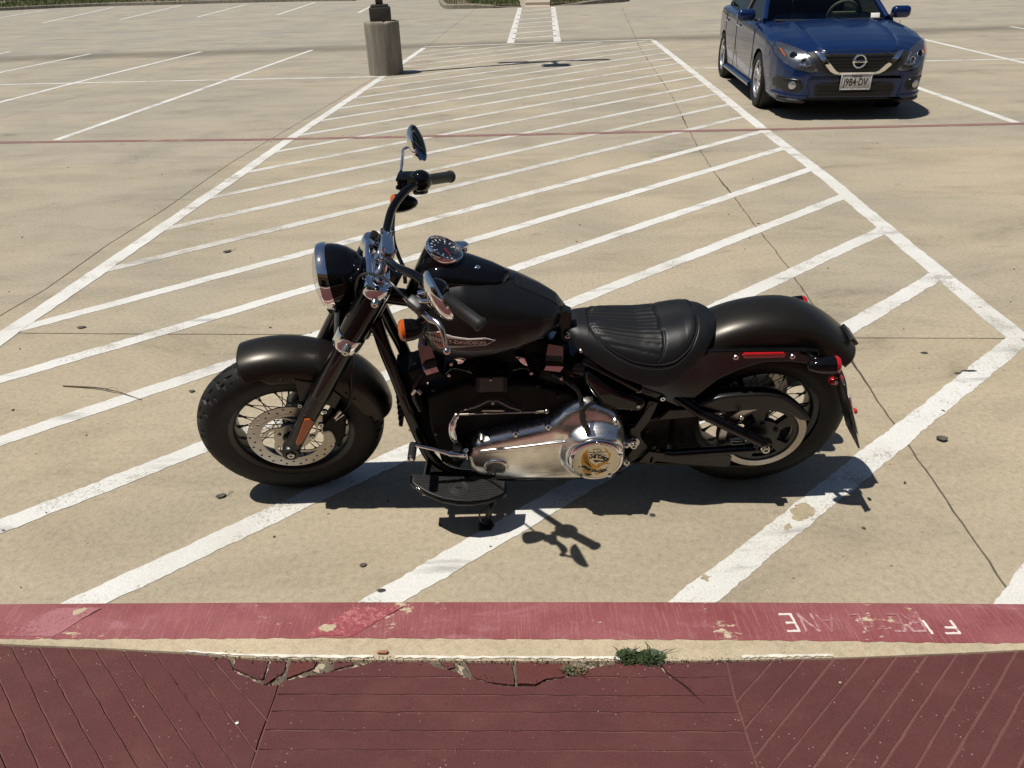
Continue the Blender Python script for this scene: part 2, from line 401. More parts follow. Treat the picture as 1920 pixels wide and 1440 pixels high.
def jit(s, k, amp):
    return amp * (math.sin(s * 5.1 + k * 2.3) * .5 + math.sin(s * 17.3 + k * 5.1) * .35 + math.sin(s * 41 + k) * .3)
lot = mk('parking_lot', prism([(-300, -300), (300, -300), (300, 300), (-300, 300)], -.5, -.06), M_['lot'], ang=30, kind='structure')
lot.color = (.9, .9, .9, 1)
M_['seal'] = pbr('joint_sealant', (.035, .032, .028), .8, 0, bmp=.3, bscale=90)
cgap = {1: .002, 2: .0022, 3: .004, 4: .0030}; rgap = {1: .0042, 2: .0016, 3: .0018}
slabcols = {}
for ci in range(5):
    for ri in range(4):
        cl, crr = COLS[ci], COLS[ci + 1]; rb, rt = ROWS[ri], ROWS[ri + 1]
        def corner(cx, ry):
            y = ry(0)
            for _ in range(6): x = cx(y); y = ry(x)
            return x, y
        poly = []
        def side_row(ry, k, up, x0, x1):
            a_, b_2 = min(x0, x1), max(x0, x1); X_ = np.r_[np.linspace(a_, b_2, max(2, int((b_2 - a_) / .07)))] if b_2 - a_ < 12 else np.unique(np.r_[np.arange(a_, b_2, .7), np.arange(max(a_, -9), min(b_2, 9), .07), a_, b_2])
            X_ = X_ if x0 < x1 else X_[::-1]
            gp = rgap.get(k, 0)
            return [(x, ry(x) + jit(x, k, .0028) + (gp if up else -gp) + abs(jit(x * 1.7, k + up, .0018))) for x in X_]
        def side_col(cx, k, right, y0, y1):
            n = max(2, int(abs(y1 - y0) / (.06 if abs(y1) < 20 else .4))); gp = cgap.get(k, 0)
            out = []
            for y in np.linspace(y0, y1, n):
                wob = jit(y, k, .006 if k == 4 else .003); gg = gp * (1 + (1.6 * max(0, math.sin(y * 2.1 + 1)) ** 6 if k == 4 else 0)) + abs(jit(y * 2.3, k + 3 * right, .002 if k == 4 else .001))
                out.append((cx(y) + wob + (gg if right else -gg), y))
            return out
        x00, y00 = corner(cl, rb); x10, y10 = corner(crr, rb); x11, y11 = corner(crr, rt); x01, y01 = corner(cl, rt)
        bot = side_row(rb, ri, True, x00 + .01, x10 - .01); rgt = side_col(crr, ci + 1, False, y10 + .01, y11 - .01)
        top = side_row(rt, ri + 1, False, x11 - .01, x01 + .01); lft = side_col(cl, ci, True, y01 - .01, y00 + .01)
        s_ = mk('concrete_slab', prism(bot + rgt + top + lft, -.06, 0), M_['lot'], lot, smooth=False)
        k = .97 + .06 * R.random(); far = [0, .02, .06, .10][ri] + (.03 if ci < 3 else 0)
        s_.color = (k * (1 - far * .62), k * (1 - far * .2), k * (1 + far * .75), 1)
seal = []
for ci in (1, 2, 3, 4):
    ys = np.linspace(1.2, 47, 300); seal.append(grid([(COLS[ci](y) + dx, y, -.006 if ci == 4 else -.009) for y in ys for dx in (.03, -.03)], 300, 2))
for ri in (1, 2, 3):
    xs = np.linspace(-50, 50, 300); seal.append(grid([(x, ROWS[ri](x) + dy, -.008) for x in xs for dy in (-.03, .03)], 300, 2))
mk('joint_sealant', seal, M_['seal'], lot, smooth=False)

# ---- painted markings
def clip_poly(P, a, n):                     # keep side (p-a).n >= 0
    out = []; N = len(P)
    for i in range(N):
        p, q = np.array(P[i]), np.array(P[(i + 1) % N]); dp, dq = (p - a) @ n, (q - a) @ n
        if dp >= 0: out.append(tuple(p))
        if dp * dq < 0: out.append(tuple(p + (q - p) * dp / (dp - dq)))
    return out
def rough_edges(P, step=.035, amp=.0022, seed=0):
    out = []; N = len(P)
    for i in range(N):
        p, q = np.array(P[i]), np.array(P[(i + 1) % N]); d = q - p; l = np.linalg.norm(d)
        if l < 1e-6: continue
        nrm = np.array([-d[1], d[0]]) / l; n = max(1, min(400, int(l / step)))
        for k in range(n):
            t = k / n; s = t * l + seed * 3.7 + i
            out.append(tuple(p + d * t + nrm * (jit(s, seed, amp * 1.3) + R.uniform(-amp, amp) if 0 < k else 0)))
    return out
def marking(name, poly, mat, z=.002, seed=0, step=.022, amp=.0032):
    return mk(name, prism(rough_edges(poly, step, amp, seed), -.001, z), M_[mat], lot, smooth=False)
def strip(pts, wd):
    P = np.array(pts, float); T = np.gradient(P, axis=0); T /= np.linalg.norm(T, axis=1)[:, None]; N = np.c_[-T[:, 1], T[:, 0]]
    return [tuple(p) for p in P - N * wd / 2] + [tuple(p) for p in (P + N * wd / 2)[::-1]]
LL = [G(*p)[:2] for p in [(-30, 660), (15, 625), (160, 527), (300, 430), (430, 341), (545, 260), (715, 146), (795, 90)]]
RL = [G(*p)[:2] for p in [(1912, 636), (1700, 462), (1545, 330), (1440, 250), (1330, 160), (1225, 76)]]
marking('boundary_stripe', strip(LL, .115), 'paint', .0034, 1, .06)
marking('boundary_stripe', strip(RL, .115), 'paint', .0034, 2, .06)
llx = lambda y: -2.78 + .0662 * (y - 3.74); rlx = lambda y: 2.56 + .0605 * (y - 3.34)
a39 = math.radians(39.6); dr = np.array([math.cos(a39), math.sin(a39)]); nr = np.array([-dr[1], dr[0]])
for k in range(-1, 25):
    y0 = 1.2 + .812 * k + (-.012 if k % 3 == 0 else .01)
    wd = .098 if k < 3 else .092
    if k < 0: y0 -= .055
    c = np.array([0, y0]); P = [tuple(c + dr * s + nr * t) for s, t in ((-30, -wd / 2), (30, -wd / 2), (30, wd / 2), (-30, wd / 2))]
    P = clip_poly(P, np.array([0, 1.56]), np.array([.05, 1.0])) if k >= 0 else clip_poly(P, np.array([0, 1.50]), np.array([.05, 1.]))
    if k >= 0:
        P = clip_poly(P, np.array([llx(3.74), 3.74]), np.array([1, -.0662]))
        P = clip_poly(P, np.array([rlx(3.34), 3.34]), np.array([-1, .0605]))
        P = clip_poly(P, np.array([0, 18.45]), np.array([0.03, -1.]))
    else: P = clip_poly(P, np.array([3.4, 0]), np.array([-1, 0]))
    if len(P) > 2: marking('hatch_stripe', P, 'paint' if k < 7 else 'paintfar', .0022 + .0002 * (k % 2), k + 5)
def mline(name, px, wd, mat='paint', seed=0, z=.0024):
    return marking(name, strip([G(*p)[:2] for p in px], wd), mat, z, seed, .09)
mline('boundary_stripe', [(795, 88), (1000, 81), (1226, 74)], .10, seed=31)
mline('fire_lane_line', [(-60, 268.5), (240, 264.5), (480, 262), (960, 253), (1440, 243), (1920, 232), (2000, 230)], .10, 'redline', 32, .0042)
for i, q in enumerate([[(105, 263), (350, 177), (585, 94)], [(-60, 208), (0, 192), (150, 153), (377, 97)], [(-60, 152), (0, 136), (170, 101)], [(-60, 113), (20, 97)]]):
    mline('stall_line', q, .10, seed=40 + i)
mline('stall_line', [(-80, 161), (0, 159), (420, 150), (716, 144)], .09, seed=50, z=.0038)
for i, q in enumerate([[(1640, 135), (1730, 168), (1905, 230)], [(1640, 52), (1720, 71), (1920, 118), (1960, 127)], [(1895, 50), (1960, 60)]]):
    mline('stall_line', q, .10, seed=60 + i)
mline('stall_line', [(1300, 128), (1345, 127.5), (1740, 114.5), (1960, 110)], .09, seed=66, z=.0038)
for i, q in enumerate([[(-40, 40), (0, 33), (88, 19)], [(80, 43), (212, 14)], [(225, 37), (340, 10)], [(370, 32), (463, 8)], [(520, 28), (592, 4)], [(672, 24), (706, 7)]]):
    mline('stall_line', q, .13, seed=70 + i)
mline('walkway_line', [(975, 15), (966, 48), (957, 81)], .17, seed=80)
mline('walkway_line', [(1037, 13), (1041, 45), (1045, 78)], .17, seed=81)
for i, (a, b_) in enumerate([((972, 21), (1038, 16)), ((971, 29), (1038, 24)), ((969, 37), (1039, 32)), ((967, 45), (1040, 40)), ((965, 53), (1041, 48)), ((962, 63), (1042, 57)), ((960, 73), (1043, 67))]):
    mline('walkway_line', [a, b_], .12, seed=90 + i)

def bare(px_, seed, z=.0029, mat='lot'):
    o_ = mk('bare_patch', prism(rough_edges([tuple(G(x, y)[:2]) for x, y in px_], .007, .0062, seed), 0, z), M_[mat], lot, smooth=False); o_.color = (1.08, 1.05, .98, 1)
bare([(1483, 962), (1492, 948), (1512, 943), (1527, 953), (1524, 968), (1506, 978), (1490, 976)], 1)
bare([(1472, 985), (1480, 980), (1486, 990), (1476, 996)], 2)
bare([(1312, 1085), (1322, 1077), (1334, 1082), (1326, 1092)], 3)
# ---- flush kerb with its red band, and the stamped red ramp
ZK = .012
def kz(x, y): return ZK
KF = lambda x: G(x, 1134.5 - .0035 * x + .0000022 * (x - 960) ** 2)        # front edge against the lot
kf = [G(x, 1132 + 4 * abs((x - 960) / 960) ** 2, .0)[:2] for x in range(-700, 2700, 40)]
km = [G(x, yy, ZK)[:2] for x, yy in [(-700, 1200), (0, 1199), (300, 1198.5), (640, 1197), (1000, 1199), (1300, 1200), (1600, 1203), (1740, 1206), (1920, 1207), (2700, 1212)]]
kb = [G(x, yy, ZK)[:2] for x, yy in [(-700, 1180), (0, 1208), (200, 1216), (350, 1224), (450, 1233), (560, 1237), (960, 1240), (1250, 1240), (1400, 1238), (1600, 1233), (1800, 1225), (1920, 1219), (2700, 1175)]]
def resamp(P, n):
    P = np.array(P); s = np.r_[0, np.cumsum(np.linalg.norm(np.diff(P, axis=0), axis=1))]; t = np.linspace(0, s[-1], n); return np.c_[np.interp(t, s, P[:, 0]), np.interp(t, s, P[:, 1])]
N = 420
f_, m_, b_ = resamp(kf, N), resamp(km, N), resamp(kb, N)
kr = []
for i in range(N):
    x = f_[i, 0]; e = .0015 * math.sin(i * 1.7) + R.uniform(-.0012, .0012)
    kr += [(*f_[i], -.02), (f_[i, 0], f_[i, 1] + e, .004), (f_[i, 0], f_[i, 1] - .012 + e, .0085), (*(f_[i] * .5 + m_[i] * .5), ZK), (*b_[i], ZK + .002), (b_[i, 0], b_[i, 1] - .01, -.05)]
kerb = mk('kerb', flip(grid(kr, N, 6)), M_['kerbcon'], kind='structure')
def redpaint():
    m, nt, b = new_mat('worn_red_kerb_paint'); setp(b, (.4, .1, .1), .7, 0, spec=.3); v = objco(nt)
    base = mix(nt, ramp(nt, noise(nt, objco(nt, (1.0, 1.5, 1)), 2.6, 6, .65), [(.38, g(0)), (.62, g(1))]), (.200, .052, .058), (.262, .088, .094))
    stre = noise(nt, objco(nt, (210, 9, 1), (0, 0, .05)), 1, 4, .7)
    base = mix(nt, ramp(nt, stre, [(.52, g(0)), (.68, g(.6))]), base, (.36, .17, .165))
    pk = ramp(nt, noise(nt, objco(nt, (1.1, 2.2, 1)), 2.1, 7, .7, .5), [(.56, g(0)), (.70, g(.55))]); base = mix(nt, pk, base, (.44, .215, .245))
    n = math_(nt, 'ADD', math_(nt, 'MULTIPLY', noise(nt, objco(nt, (1, 2, 1)), 26, 6, .75), .5), math_(nt, 'MULTIPLY', noise(nt, objco(nt, (1, 1, 1), (.3, .7, 1.1)), 4.2, 3), .5))
    chip = ramp(nt, n, [(.37, g(1)), (.395, g(0))]); base = mix(nt, chip, base, (.47, .39, .27))
    fine = ramp(nt, noise(nt, v, 320, 3), [(.3, g(.8)), (.65, g(1.12))]); base = mix(nt, 1.0, base, fine, 'MULTIPLY')
    lk(nt, base, b.inputs['Base Color']); bump(nt, b, math_(nt, 'ADD', stre, noise(nt, v, 180, 4)), .3, .003); return m
M_['redpaint'] = redpaint()
band = []
for i in range(N):
    e = .0022 * math.sin(i * .9) * math.sin(i * .23) + R.uniform(-.0012, .0012)
    p1, p2 = f_[i], m_[i]; q = p1 * .5 + p2 * .5
    band += [(p1[0], p1[1] + .0035, .0), (p1[0], p1[1] + .001, .0060), (p1[0], p1[1] - .012, .0107), (*q, ZK + .0018), (p2[0], p2[1] + e, ZK + .0026), (p2[0], p2[1] - .001 + e, ZK - .002)]
mk('red_band', flip(grid(band, N, 6)), M_['redpaint'], kerb)
# the white stripes run on under the red band and show through as thicker, differently coloured paint
M_['redthick'] = paint('thick_dark_red_paint', (.21, .040, .048), (.30, .075, .085), (.42, .17, .17), .47, False, .9)
M_['redpink'] = paint('thin_pink_paint', (.35, .155, .17), (.28, .105, .12), (.21, .057, .062), .475, False, .9)
def bandpatch(name, px_, mat, z, seed, step=.012, amp=.0022):
    mk(name, prism(rough_edges([tuple(G(x, y, ZK)[:2]) for x, y in px_], step, amp, seed), ZK - .002, ZK + z), M_[mat], kerb, smooth=False)
bandpatch('paint_patch', [(667, 1139), (757, 1139), (660, 1194), (575, 1194)], 'redthick', .0040, 2)
bandpatch('paint_patch', [(108, 1142), (190, 1142), (100, 1195), (-10, 1195)], 'redpink', .0040, 3)
bandpatch('bare_patch', [(598, 1178), (608, 1172), (622, 1173), (632, 1175), (625, 1184), (612, 1187), (600, 1184)], 'kerbcon', .0048, 4, .006, .0016)
bandpatch('bare_patch', [(139, 1146), (160, 1140), (166, 1144), (150, 1152), (138, 1156)], 'kerbcon', .0046, 5, .006, .0016)
# lettering painted on the red band: it faces the lot, so it reads upside down from here
M_['letter'] = paint('worn_pink_lettering', (.48, .32, .33), (.38, .18, .195), (.25, .075, .08), .53, False, .8)
M_['letterw'] = paint('worn_white_lettering', (.68, .66, .63), (.60, .50, .49), (.25, .075, .08), .465, False, .8)
def letter(ch, x0, x1, y0, y1, mat, wd=6):  # (x0,y0) top-left ... in the picture of the band, glyph strokes in unit square, turned by half a turn
    S = {'F': [[(0, 0), (0, 1), (.85, 1)], [(0, .52), (.6, .52)]], 'I': [[(.5, 0), (.5, 1)]], 'R': [[(0, 0), (0, 1), (.7, 1), (.8, .75), (.65, .52), (0, .5)], [(.4, .5), (.9, 0)]],
         'E': [[(.75, 0), (0, 0), (0, 1), (.75, 1)], [(0, .5), (.55, .5)]], 'L': [[(0, 1), (0, 0), (.8, 0)]], 'A': [[(0, 0), (.45, 1), (.9, 0)], [(.2, .35), (.7, .35)]], 'N': [[(0, 0), (0, 1), (.8, 0), (.8, 1)]]}
    out = []
    for st_ in S[ch]:
        for p, q in zip(st_[:-1], st_[1:]):
            def W(u): return G(x1 + (x0 - x1) * u[0] + 16 * (u[1] - .5), y0 + (y1 - y0) * u[1], ZK + .003)[:2]
            a, b2 = W(p), W(q); d = b2 - a; d /= np.linalg.norm(d); n = np.array([-d[1], d[0]]); h = .0036
            out.append(prism(rough_edges([tuple(a - d * .004 - n * h), tuple(b2 + d * .004 - n * h), tuple(b2 + d * .004 + n * h), tuple(a - d * .004 + n * h)], .006, .0009, 3), ZK + .0005, ZK + .0036 + .0002 * R.random()))
    mk('painted_letter', out, M_[mat], kerb, smooth=False)
for ch, x0, x1, m in (('F', 1763, 1791, 'letterw'), ('I', 1728, 1750, 'letterw'), ('R', 1696, 1727, 'letter'), ('E', 1667, 1690, 'letter'), ('L', 1594, 1617, 'letter'), ('A', 1535, 1565, 'letter'), ('N', 1498, 1528, 'letter'), ('E', 1464, 1490, 'letterw')):
    letter(ch, x0, x1, 1165 if x0 > 1700 else 1152, 1187 if x0 > 1700 else 1183, m)

# ramp: three panels, planks between grooves
RZ0 = ZK + .003
KBY = G(960, 1240, ZK)[1]
def rz(x, y): return RZ0 - .006 + max(0, KBY - y) * .045
def GR(px, py):
    z = RZ0
    for _ in range(4): p = G(px, py, z); z = rz(p[0], p[1])
    return p[:2]
def rampmat(name, c1, c2, spk):
    m, nt, b = new_mat(name); setp(b, c1, .8, 0, spec=.22); v = objco(nt)
    base = mix(nt, ramp(nt, noise(nt, v, 2.3, 6, .62), [(.35, g(0)), (.65, g(1))]), c1, c2)
    s = ramp(nt, noise(nt, v, 300, 3, .6), [(.3, g(.72)), (.5, g(1)), (.72, g(1.3))]); base = mix(nt, .85, base, s, 'MULTIPLY')
    vo = nd(nt, 'ShaderNodeTexVoronoi'); vo.inputs['Scale'].default_value = 62; lk(nt, v, vo.inputs['Vector'])
    keep = ramp(nt, noise(nt, v, 9, 3), [(.5, g(0)), (.62, g(1))])
    sp = math_(nt, 'MULTIPLY', ramp(nt, vo.outputs['Distance'], [(.07, g(1)), (.13, g(0))]), keep)
    base = mix(nt, math_(nt, 'MULTIPLY', sp, spk), base, (.45, .34, .30))
    d = ramp(nt, noise(nt, objco(nt, (1.5, 2.5, 1)), 3, 6, .7), [(.48, g(0)), (.74, g(.42))]); base = mix(nt, d, base, (.140, .058, .050))
    lk(nt, base, b.inputs['Base Color']); bump(nt, b, math_(nt, 'ADD', noise(nt, v, 150, 4, .7), math_(nt, 'MULTIPLY', noise(nt, v, 22, 4), .8)), .35, .003); return m
M_['ramp'] = rampmat('dark_red_stamped_concrete', (.098, .033, .031), (.078, .028, .028), .8)
M_['ramp2'] = rampmat('dusty_red_groove', (.150, .062, .056), (.115, .053, .048), .4)
M_['chipred'] = rampmat('exposed_red_concrete', (.115, .033, .030), (.09, .030, .028), .3)
M_['dirt'] = concrete('crack_dirt', (.13, .108, .08), (.085, .07, .054), .5)[0]
M_['caulk'] = pbr('white_caulk', (.60, .565, .49), .7, 0, var=.3, vscale=25, bmp=.4, bscale=60)
cav = []
cav.append([tuple(GR(*p)) for p in [(425, 1229), (433, 1247), (437, 1258), (450, 1265), (463, 1270), (480, 1279), (492, 1284), (507, 1286), (524, 1282), (537, 1276), (560, 1271), (600, 1263), (640, 1256), (672, 1250), (694, 1243), (702, 1236), (700, 1226), (560, 1222)]])
cav.append([tuple(GR(*p)) for p in [(798, 1228), (801, 1240), (812, 1249), (830, 1254), (850, 1258), (862, 1263), (868, 1270), (884, 1271), (905, 1278), (925, 1283), (945, 1287), (968, 1288), (1004, 1287), (1022, 1278), (1046, 1273), (1072, 1268), (1088, 1265), (1100, 1256), (1118, 1250), (1150, 1246), (1162, 1240), (1164, 1226), (900, 1224)]])
cav.append([tuple(GR(*p)) for p in [(1236, 1246), (1243, 1257), (1256, 1270), (1276, 1283), (1290, 1294), (1306, 1308), (1322, 1321), (1320, 1318), (1304, 1303), (1292, 1290), (1278, 1279), (1262, 1268), (1250, 1259), (1243, 1248)]])
def cav_(): return cav
def gd_(x, y):                              # groove depth: crisp on the left flare, filled with dust on the others
    xl = GR(500, 1360)[0] + (y - GR(500, 1360)[1]) * .45; xr = GR(1395, 1360)[0]
    return .0055 if x < xl else (.0026 if x < xr else .0020)
YB = -1.6
base_poly = [tuple(p) for p in b_[::6]] + [(4.2, YB), (-4.2, YB)]
bp = np.array([[p[0], p[1] + (.004 if i < len(base_poly) - 2 else 0)] for i, p in enumerate(base_poly)])
ramp_o = mk('kerb_ramp', solid(region([tuple(p) for p in bp], cav_(), .06), lambda x, y: (x, y, -.08), lambda x, y: (x, y, rz(x, y) - gd_(x, y))), M_['ramp2'], kind='structure', ang=30)
kerbline = [tuple(p) for p in b_]
cl = GR(527, 1272); cl2 = GR(470, 1440); clx = cl2 + (cl2 - cl) * 9
c0 = GR(541, 1236)
crp = [GR(1363, 1241), GR(1376, 1300), GR(1398, 1370), GR(1421, 1440)]; crx = crp[-1] + (crp[-1] - crp[-2]) * 12
kb_at = lambda x: float(np.interp(x, b_[:, 0], b_[:, 1]))
def kseg(x0, x1): return [(x, kb_at(x) - .0025 + R.uniform(-.0012, .0012)) for x in np.arange(x0, x1, .02)]
gp = .0032
centre = [(c0[0] + gp, kb_at(c0[0]) - .003)] + kseg(c0[0] + .02, crp[0][0] - .02) + [(p[0] - gp, p[1]) for p in crp] + [(crx[0], YB), (clx[0] * .35, YB)] + [(cl2[0] + gp, cl2[1]), (cl[0] + gp, cl[1])]
left = kseg(-4.2, c0[0] - .02) + [(c0[0] - gp, kb_at(c0[0]) - .003), (cl[0] - gp, cl[1]), (cl2[0] - gp, cl2[1]), (clx[0] * .35 - .02, YB), (-4.2, YB)]
right = [(crp[0][0] + gp, kb_at(crp[0][0]) - .003)] + kseg(crp[0][0] + .02, 4.2) + [(4.2, YB), (crx[0] + .02, YB)] + [(p[0] + gp, p[1]) for p in crp[::-1]]
def seglines(pairs): return [(np.array(GR(*a)), np.array(GR(*b2))) for a, b2 in pairs]
def planks(panel, lines, up, gph=.0025):               # cut the panel by groove lines; up: normal side ordering
    for i in range(len(lines) + 1):
        P = panel
        if i > 0:
            a, b2 = lines[i - 1]; d = (b2 - a) / np.linalg.norm(b2 - a); n = np.array([-d[1], d[0]]) * up; P = clip_poly(P, a + n * gph, n)
        if i < len(lines):
            a, b2 = lines[i]; d = (b2 - a) / np.linalg.norm(b2 - a); n = np.array([-d[1], d[0]]) * up; P = clip_poly(P, a - n * gph, -n)
        if len(P) < 3: continue
        Q = rough_edges(P, .026, .0010, i)
        vt = region(Q, cav, .05)
        if not vt[1]: continue
        dz = R.uniform(-.0008, .0008)
        mk('plank', solid(vt, lambda x, y: (x, y, rz(x, y) - .008), lambda x, y: (x, y, rz(x, y) + dz)), M_['ramp'], ramp_o, ang=30)
hl = [((500, yy), (1400, yy + (3 if yy > 1290 else 1))) for yy in (1269, 1302, 1334, 1369, 1405)]
hl = seglines(hl); dlast = hl[-1][0][1] - hl[-2][0][1]
for k in range(22): hl.append((hl[-1][0] + np.array([0, dlast]), hl[-1][1] + np.array([0, dlast])))
planks(centre, hl, -1, .0018)
lpx = [((20, 1210), (133, 1438)), ((73, 1213), (197, 1440)), ((128, 1217), (253, 1430)), ((182, 1222), (317, 1440)), ((237, 1227), (380, 1440)), ((293, 1227), (443, 1440)), ((350, 1235), (473, 1400)), ((405, 1243), (500, 1350)), ((440, 1250), (520, 1310))]
ll = seglines(lpx); stp = ll[1][0] - ll[0][0]
ll = [(ll[0][0] - stp * k, ll[0][1] - stp * k) for k in range(14, 0, -1)] + ll[:8]
planks(left, ll, 1)
rpx = [((1447, 1241), (1385, 1312)), ((1502, 1242), (1408, 1353)), ((1557, 1243), (1427, 1405)), ((1617, 1243), (1463, 1433)), ((1677, 1237), (1527, 1437)), ((1728, 1243), (1588, 1438)), ((1787, 1237), (1653, 1438)), ((1843, 1233), (1717, 1438)), ((1897, 1237), (1783, 1430))]
rl = seglines(rpx); stp = rl[-1][0] - rl[-2][0]
rl = rl + [(rl[-1][0] + stp * k, rl[-1][1] + stp * k) for k in range(1, 16)]
planks(right, rl, 1, .0034)
# broken bits along the edge, dirt under them, the strip of old caulk
for c in cav[:2]:
    vt = region(c, (), .012); hh = {}
    mk('crack_dirt', solid(vt, lambda x, y: (x, y, -.06), lambda x, y: (x, y, rz(x, y) - .013 + .009 * NR.rand())), M_['dirt'], ramp_o, ang=20, kind='stuff')
frag = [[(444, 1231), (506, 1232), (492, 1272), (483, 1272), (437, 1252)], [(510, 1232), (537, 1232), (531, 1260), (498, 1283), (493, 1281)], [(546, 1236), (596, 1235), (587, 1252), (537, 1270)], [(625, 1238), (660, 1236), (661, 1246), (626, 1254)],
        [(870, 1237), (958, 1236), (964, 1283), (947, 1282), (913, 1278), (886, 1267)], [(967, 1236), (1086, 1233), (1084, 1249), (1070, 1260), (1047, 1269), (1026, 1271), (1003, 1283), (970, 1283)], [(824, 1239), (851, 1239), (853, 1250), (840, 1254)], [(1090, 1234), (1100, 1236), (1098, 1246), (1088, 1248)]]
for i, q in enumerate(frag):
    P = rough_edges([tuple(GR(*p)) for p in q], .009, .0014, i); vt = region(P, (), .02); tx, ty = R.uniform(-.05, .05), R.uniform(-.06, .02); c = np.mean(P, 0)
    mk('broken_concrete', solid(vt, lambda x, y: (x, y, rz(x, y) - .016), lambda x, y: (x, y, rz(x, y) - .002 + tx * (x - c[0]) + ty * (y - c[1]))), M_['chipred' if i % 3 == 2 else 'ramp'], ramp_o, ang=30)
for xa, xb in ((350, 700), (742, 1096), (1098, 1162), (1390, 1560)):
    P = []
    top = [GR(x, float(np.interp(x, [350, 450, 560, 960, 1250, 1400, 1560], [1223, 1230.5, 1231.5, 1234.5, 1235, 1232, 1230]))) for x in np.linspace(xa, xb, 40)]
    botm = [GR(x, float(np.interp(x, [350, 450, 560, 960, 1250, 1400, 1560], [1225, 1234, 1237, 1238.5, 1240, 1237, 1233.5]))) for x in np.linspace(xa, xb, 40)]
    P = [tuple(p + np.array([0, R.uniform(-.002, .0015)])) for p in top] + [tuple(p + np.array([0, R.uniform(-.003, .003)])) for p in botm[::-1]]
    mk('old_caulk', prism(P, 0, RZ0 + .004), M_['caulk'], kerb, smooth=False)
# loose grit along the joint
gv = []
for _ in range(900):
    x = R.uniform(400, 1480); y = np.interp(x, [400, 560, 960, 1250, 1480], [1231, 1237, 1241, 1242, 1236]) + R.gauss(0, 3.5)
    p = GR(x, y); s = R.choice([.0012, .0018, .0028]) * R.uniform(.7, 1.3)
    gv.append(mv((box((s * 1.3, s, s * .8))[0] @ axang((R.random(), R.random(), 1), R.random() * 6).T, box((1, 1, 1))[1]), (p[0], p[1], max(rz(p[0], p[1]), ZK) + .002)))
mk('grit', gv, M_['dirt'], smooth=False, kind='stuff', label='loose grit gathered in the joint between kerb and red ramp')
# ================================================================== MOTORCYCLE
BMX = np.eye(4); BMX[:3, :3] = BM; BMX[:3, 3] = BO
bike = thing('motorcycle', 'matte black cruiser motorcycle leaning on its kickstand across the striped zone', 'motorcycle', M=BMX)
def P(name, vf, mat, parent=None, steer=False, ang=38, **k):
    return mk(name, vf, M_[mat] if isinstance(mat, str) else mat, parent or bike, ang=ang, steer=steer, **k)
def px2(pts, lat, f=L): return [tuple(f(x, y, lat)[[0, 2]]) for x, y in pts]
def pplate(pts, lat, th, bev=.003, f=L, smooth=0, holes=(), res=2):   # plate traced on the side of the machine; its outer face at lat
    o = px2(pts, lat, f)
    if smooth: o = [tuple(p) for p in cr([np.array(q) for q in o], smooth, True)]
    return side(plate([o] + [px2(h, lat, f) for h in holes], th, bev, res), lat - th / 2)
def bolt(p, r, d=(0, 1, 0), h=.006, sock=True):
    pr = [(0, -.004), (r, -.004), (r, h * .6), (r * .8, h), (r * .45, h)] + ([(r * .42, h * .35), (0, h * .35)] if sock else [(0, h * 1.15)])
    return lat_at(list(pr), p, d, 16)
def hexn(p, r, d=(0, 1, 0), h=.012): return xf(lathe([(0, 0), (r, 0), (r, h * .85), (r * .82, h), (0, h)], 6), frame(p, d))

# ---------------- wheels
def tyre(Rt, hw, tread):
    nu = 640; prof = [(-1.0, .0), ]
    ts = np.r_[np.linspace(-1.45, -1.0, 8)[:-1], np.linspace(-1.0, 1.0, 57), np.linspace(1.0, 1.45, 8)[1:]]
    V = np.zeros((nu, len(ts), 3)); a = np.arange(nu) * 2 * PI / nu
    for j, t in enumerate(ts):
        at = abs(t)
        if at <= 1:
            y = hw * .93 * math.sin(t * 1.18) / math.sin(1.18); r = Rt - (1 - math.cos(at * 1.18)) * hw * .98
        else:
            q = (at - 1) / .45; y = math.copysign(hw * (.93 + .07 * math.sin(min(1, q * 1.9) * PI / 2) - .30 * max(0, q - .35) ** 1.4), t); r = (Rt - (1 - math.cos(1.18)) * hw * .98) * (1 - q) + (.213) * q
        rr = np.full(nu, r)
        if tread and at <= .98:
            ph = (a * 22 / (2 * PI) + (.5 if t < 0 else 0)) % 1.0
            gw = lambda u, c, w_: np.clip(1.3 - np.abs(u - c) / w_, 0, 1)
            gdep = np.zeros(nu)
            if tread == 1:      # stepped zigzag grooves
                if .02 < at < .10: gdep = gw(ph, .0, .5) * (1 - np.abs(at - .06) / .04)
                if .26 < at < .56: gdep = np.maximum(gdep, gw(ph, .25 + .0 * at, .06))
                if .50 < at < .58: gdep = np.maximum(gdep, gw(ph, .36, .15))
                if .50 < at < .84: gdep = np.maximum(gdep, gw(ph, .47, .06))
                if .66 < at < .92: gdep = np.maximum(gdep, gw(ph, .80, .06))
                if .34 < at < .40: gdep = np.maximum(gdep, gw(ph, .78, .16))
            else:
                if .1 < at < .85: gdep = gw(ph, (.3 + .35 * at) % 1, .06)
            rr = rr - .0075 * np.clip(gdep, 0, 1)
        V[:, j, 0] = rr * np.cos(a); V[:, j, 1] = y; V[:, j, 2] = rr * np.sin(a)
    return grid(V.reshape(-1, 3), nu, len(ts), True, False)
RIM = [(.2235, .046), (.2215, .052), (.215, .054), (.210, .051), (.2055, .0475), (.199, .046), (.195, .041), (.191, .032), (.1885, .020), (.1875, .0), (.1885, -.020), (.191, -.032), (.195, -.041), (.2055, -.0475), (.215, -.054), (.2235, -.046), (.2, -.03), (.2, .03), (.2235, .046)]
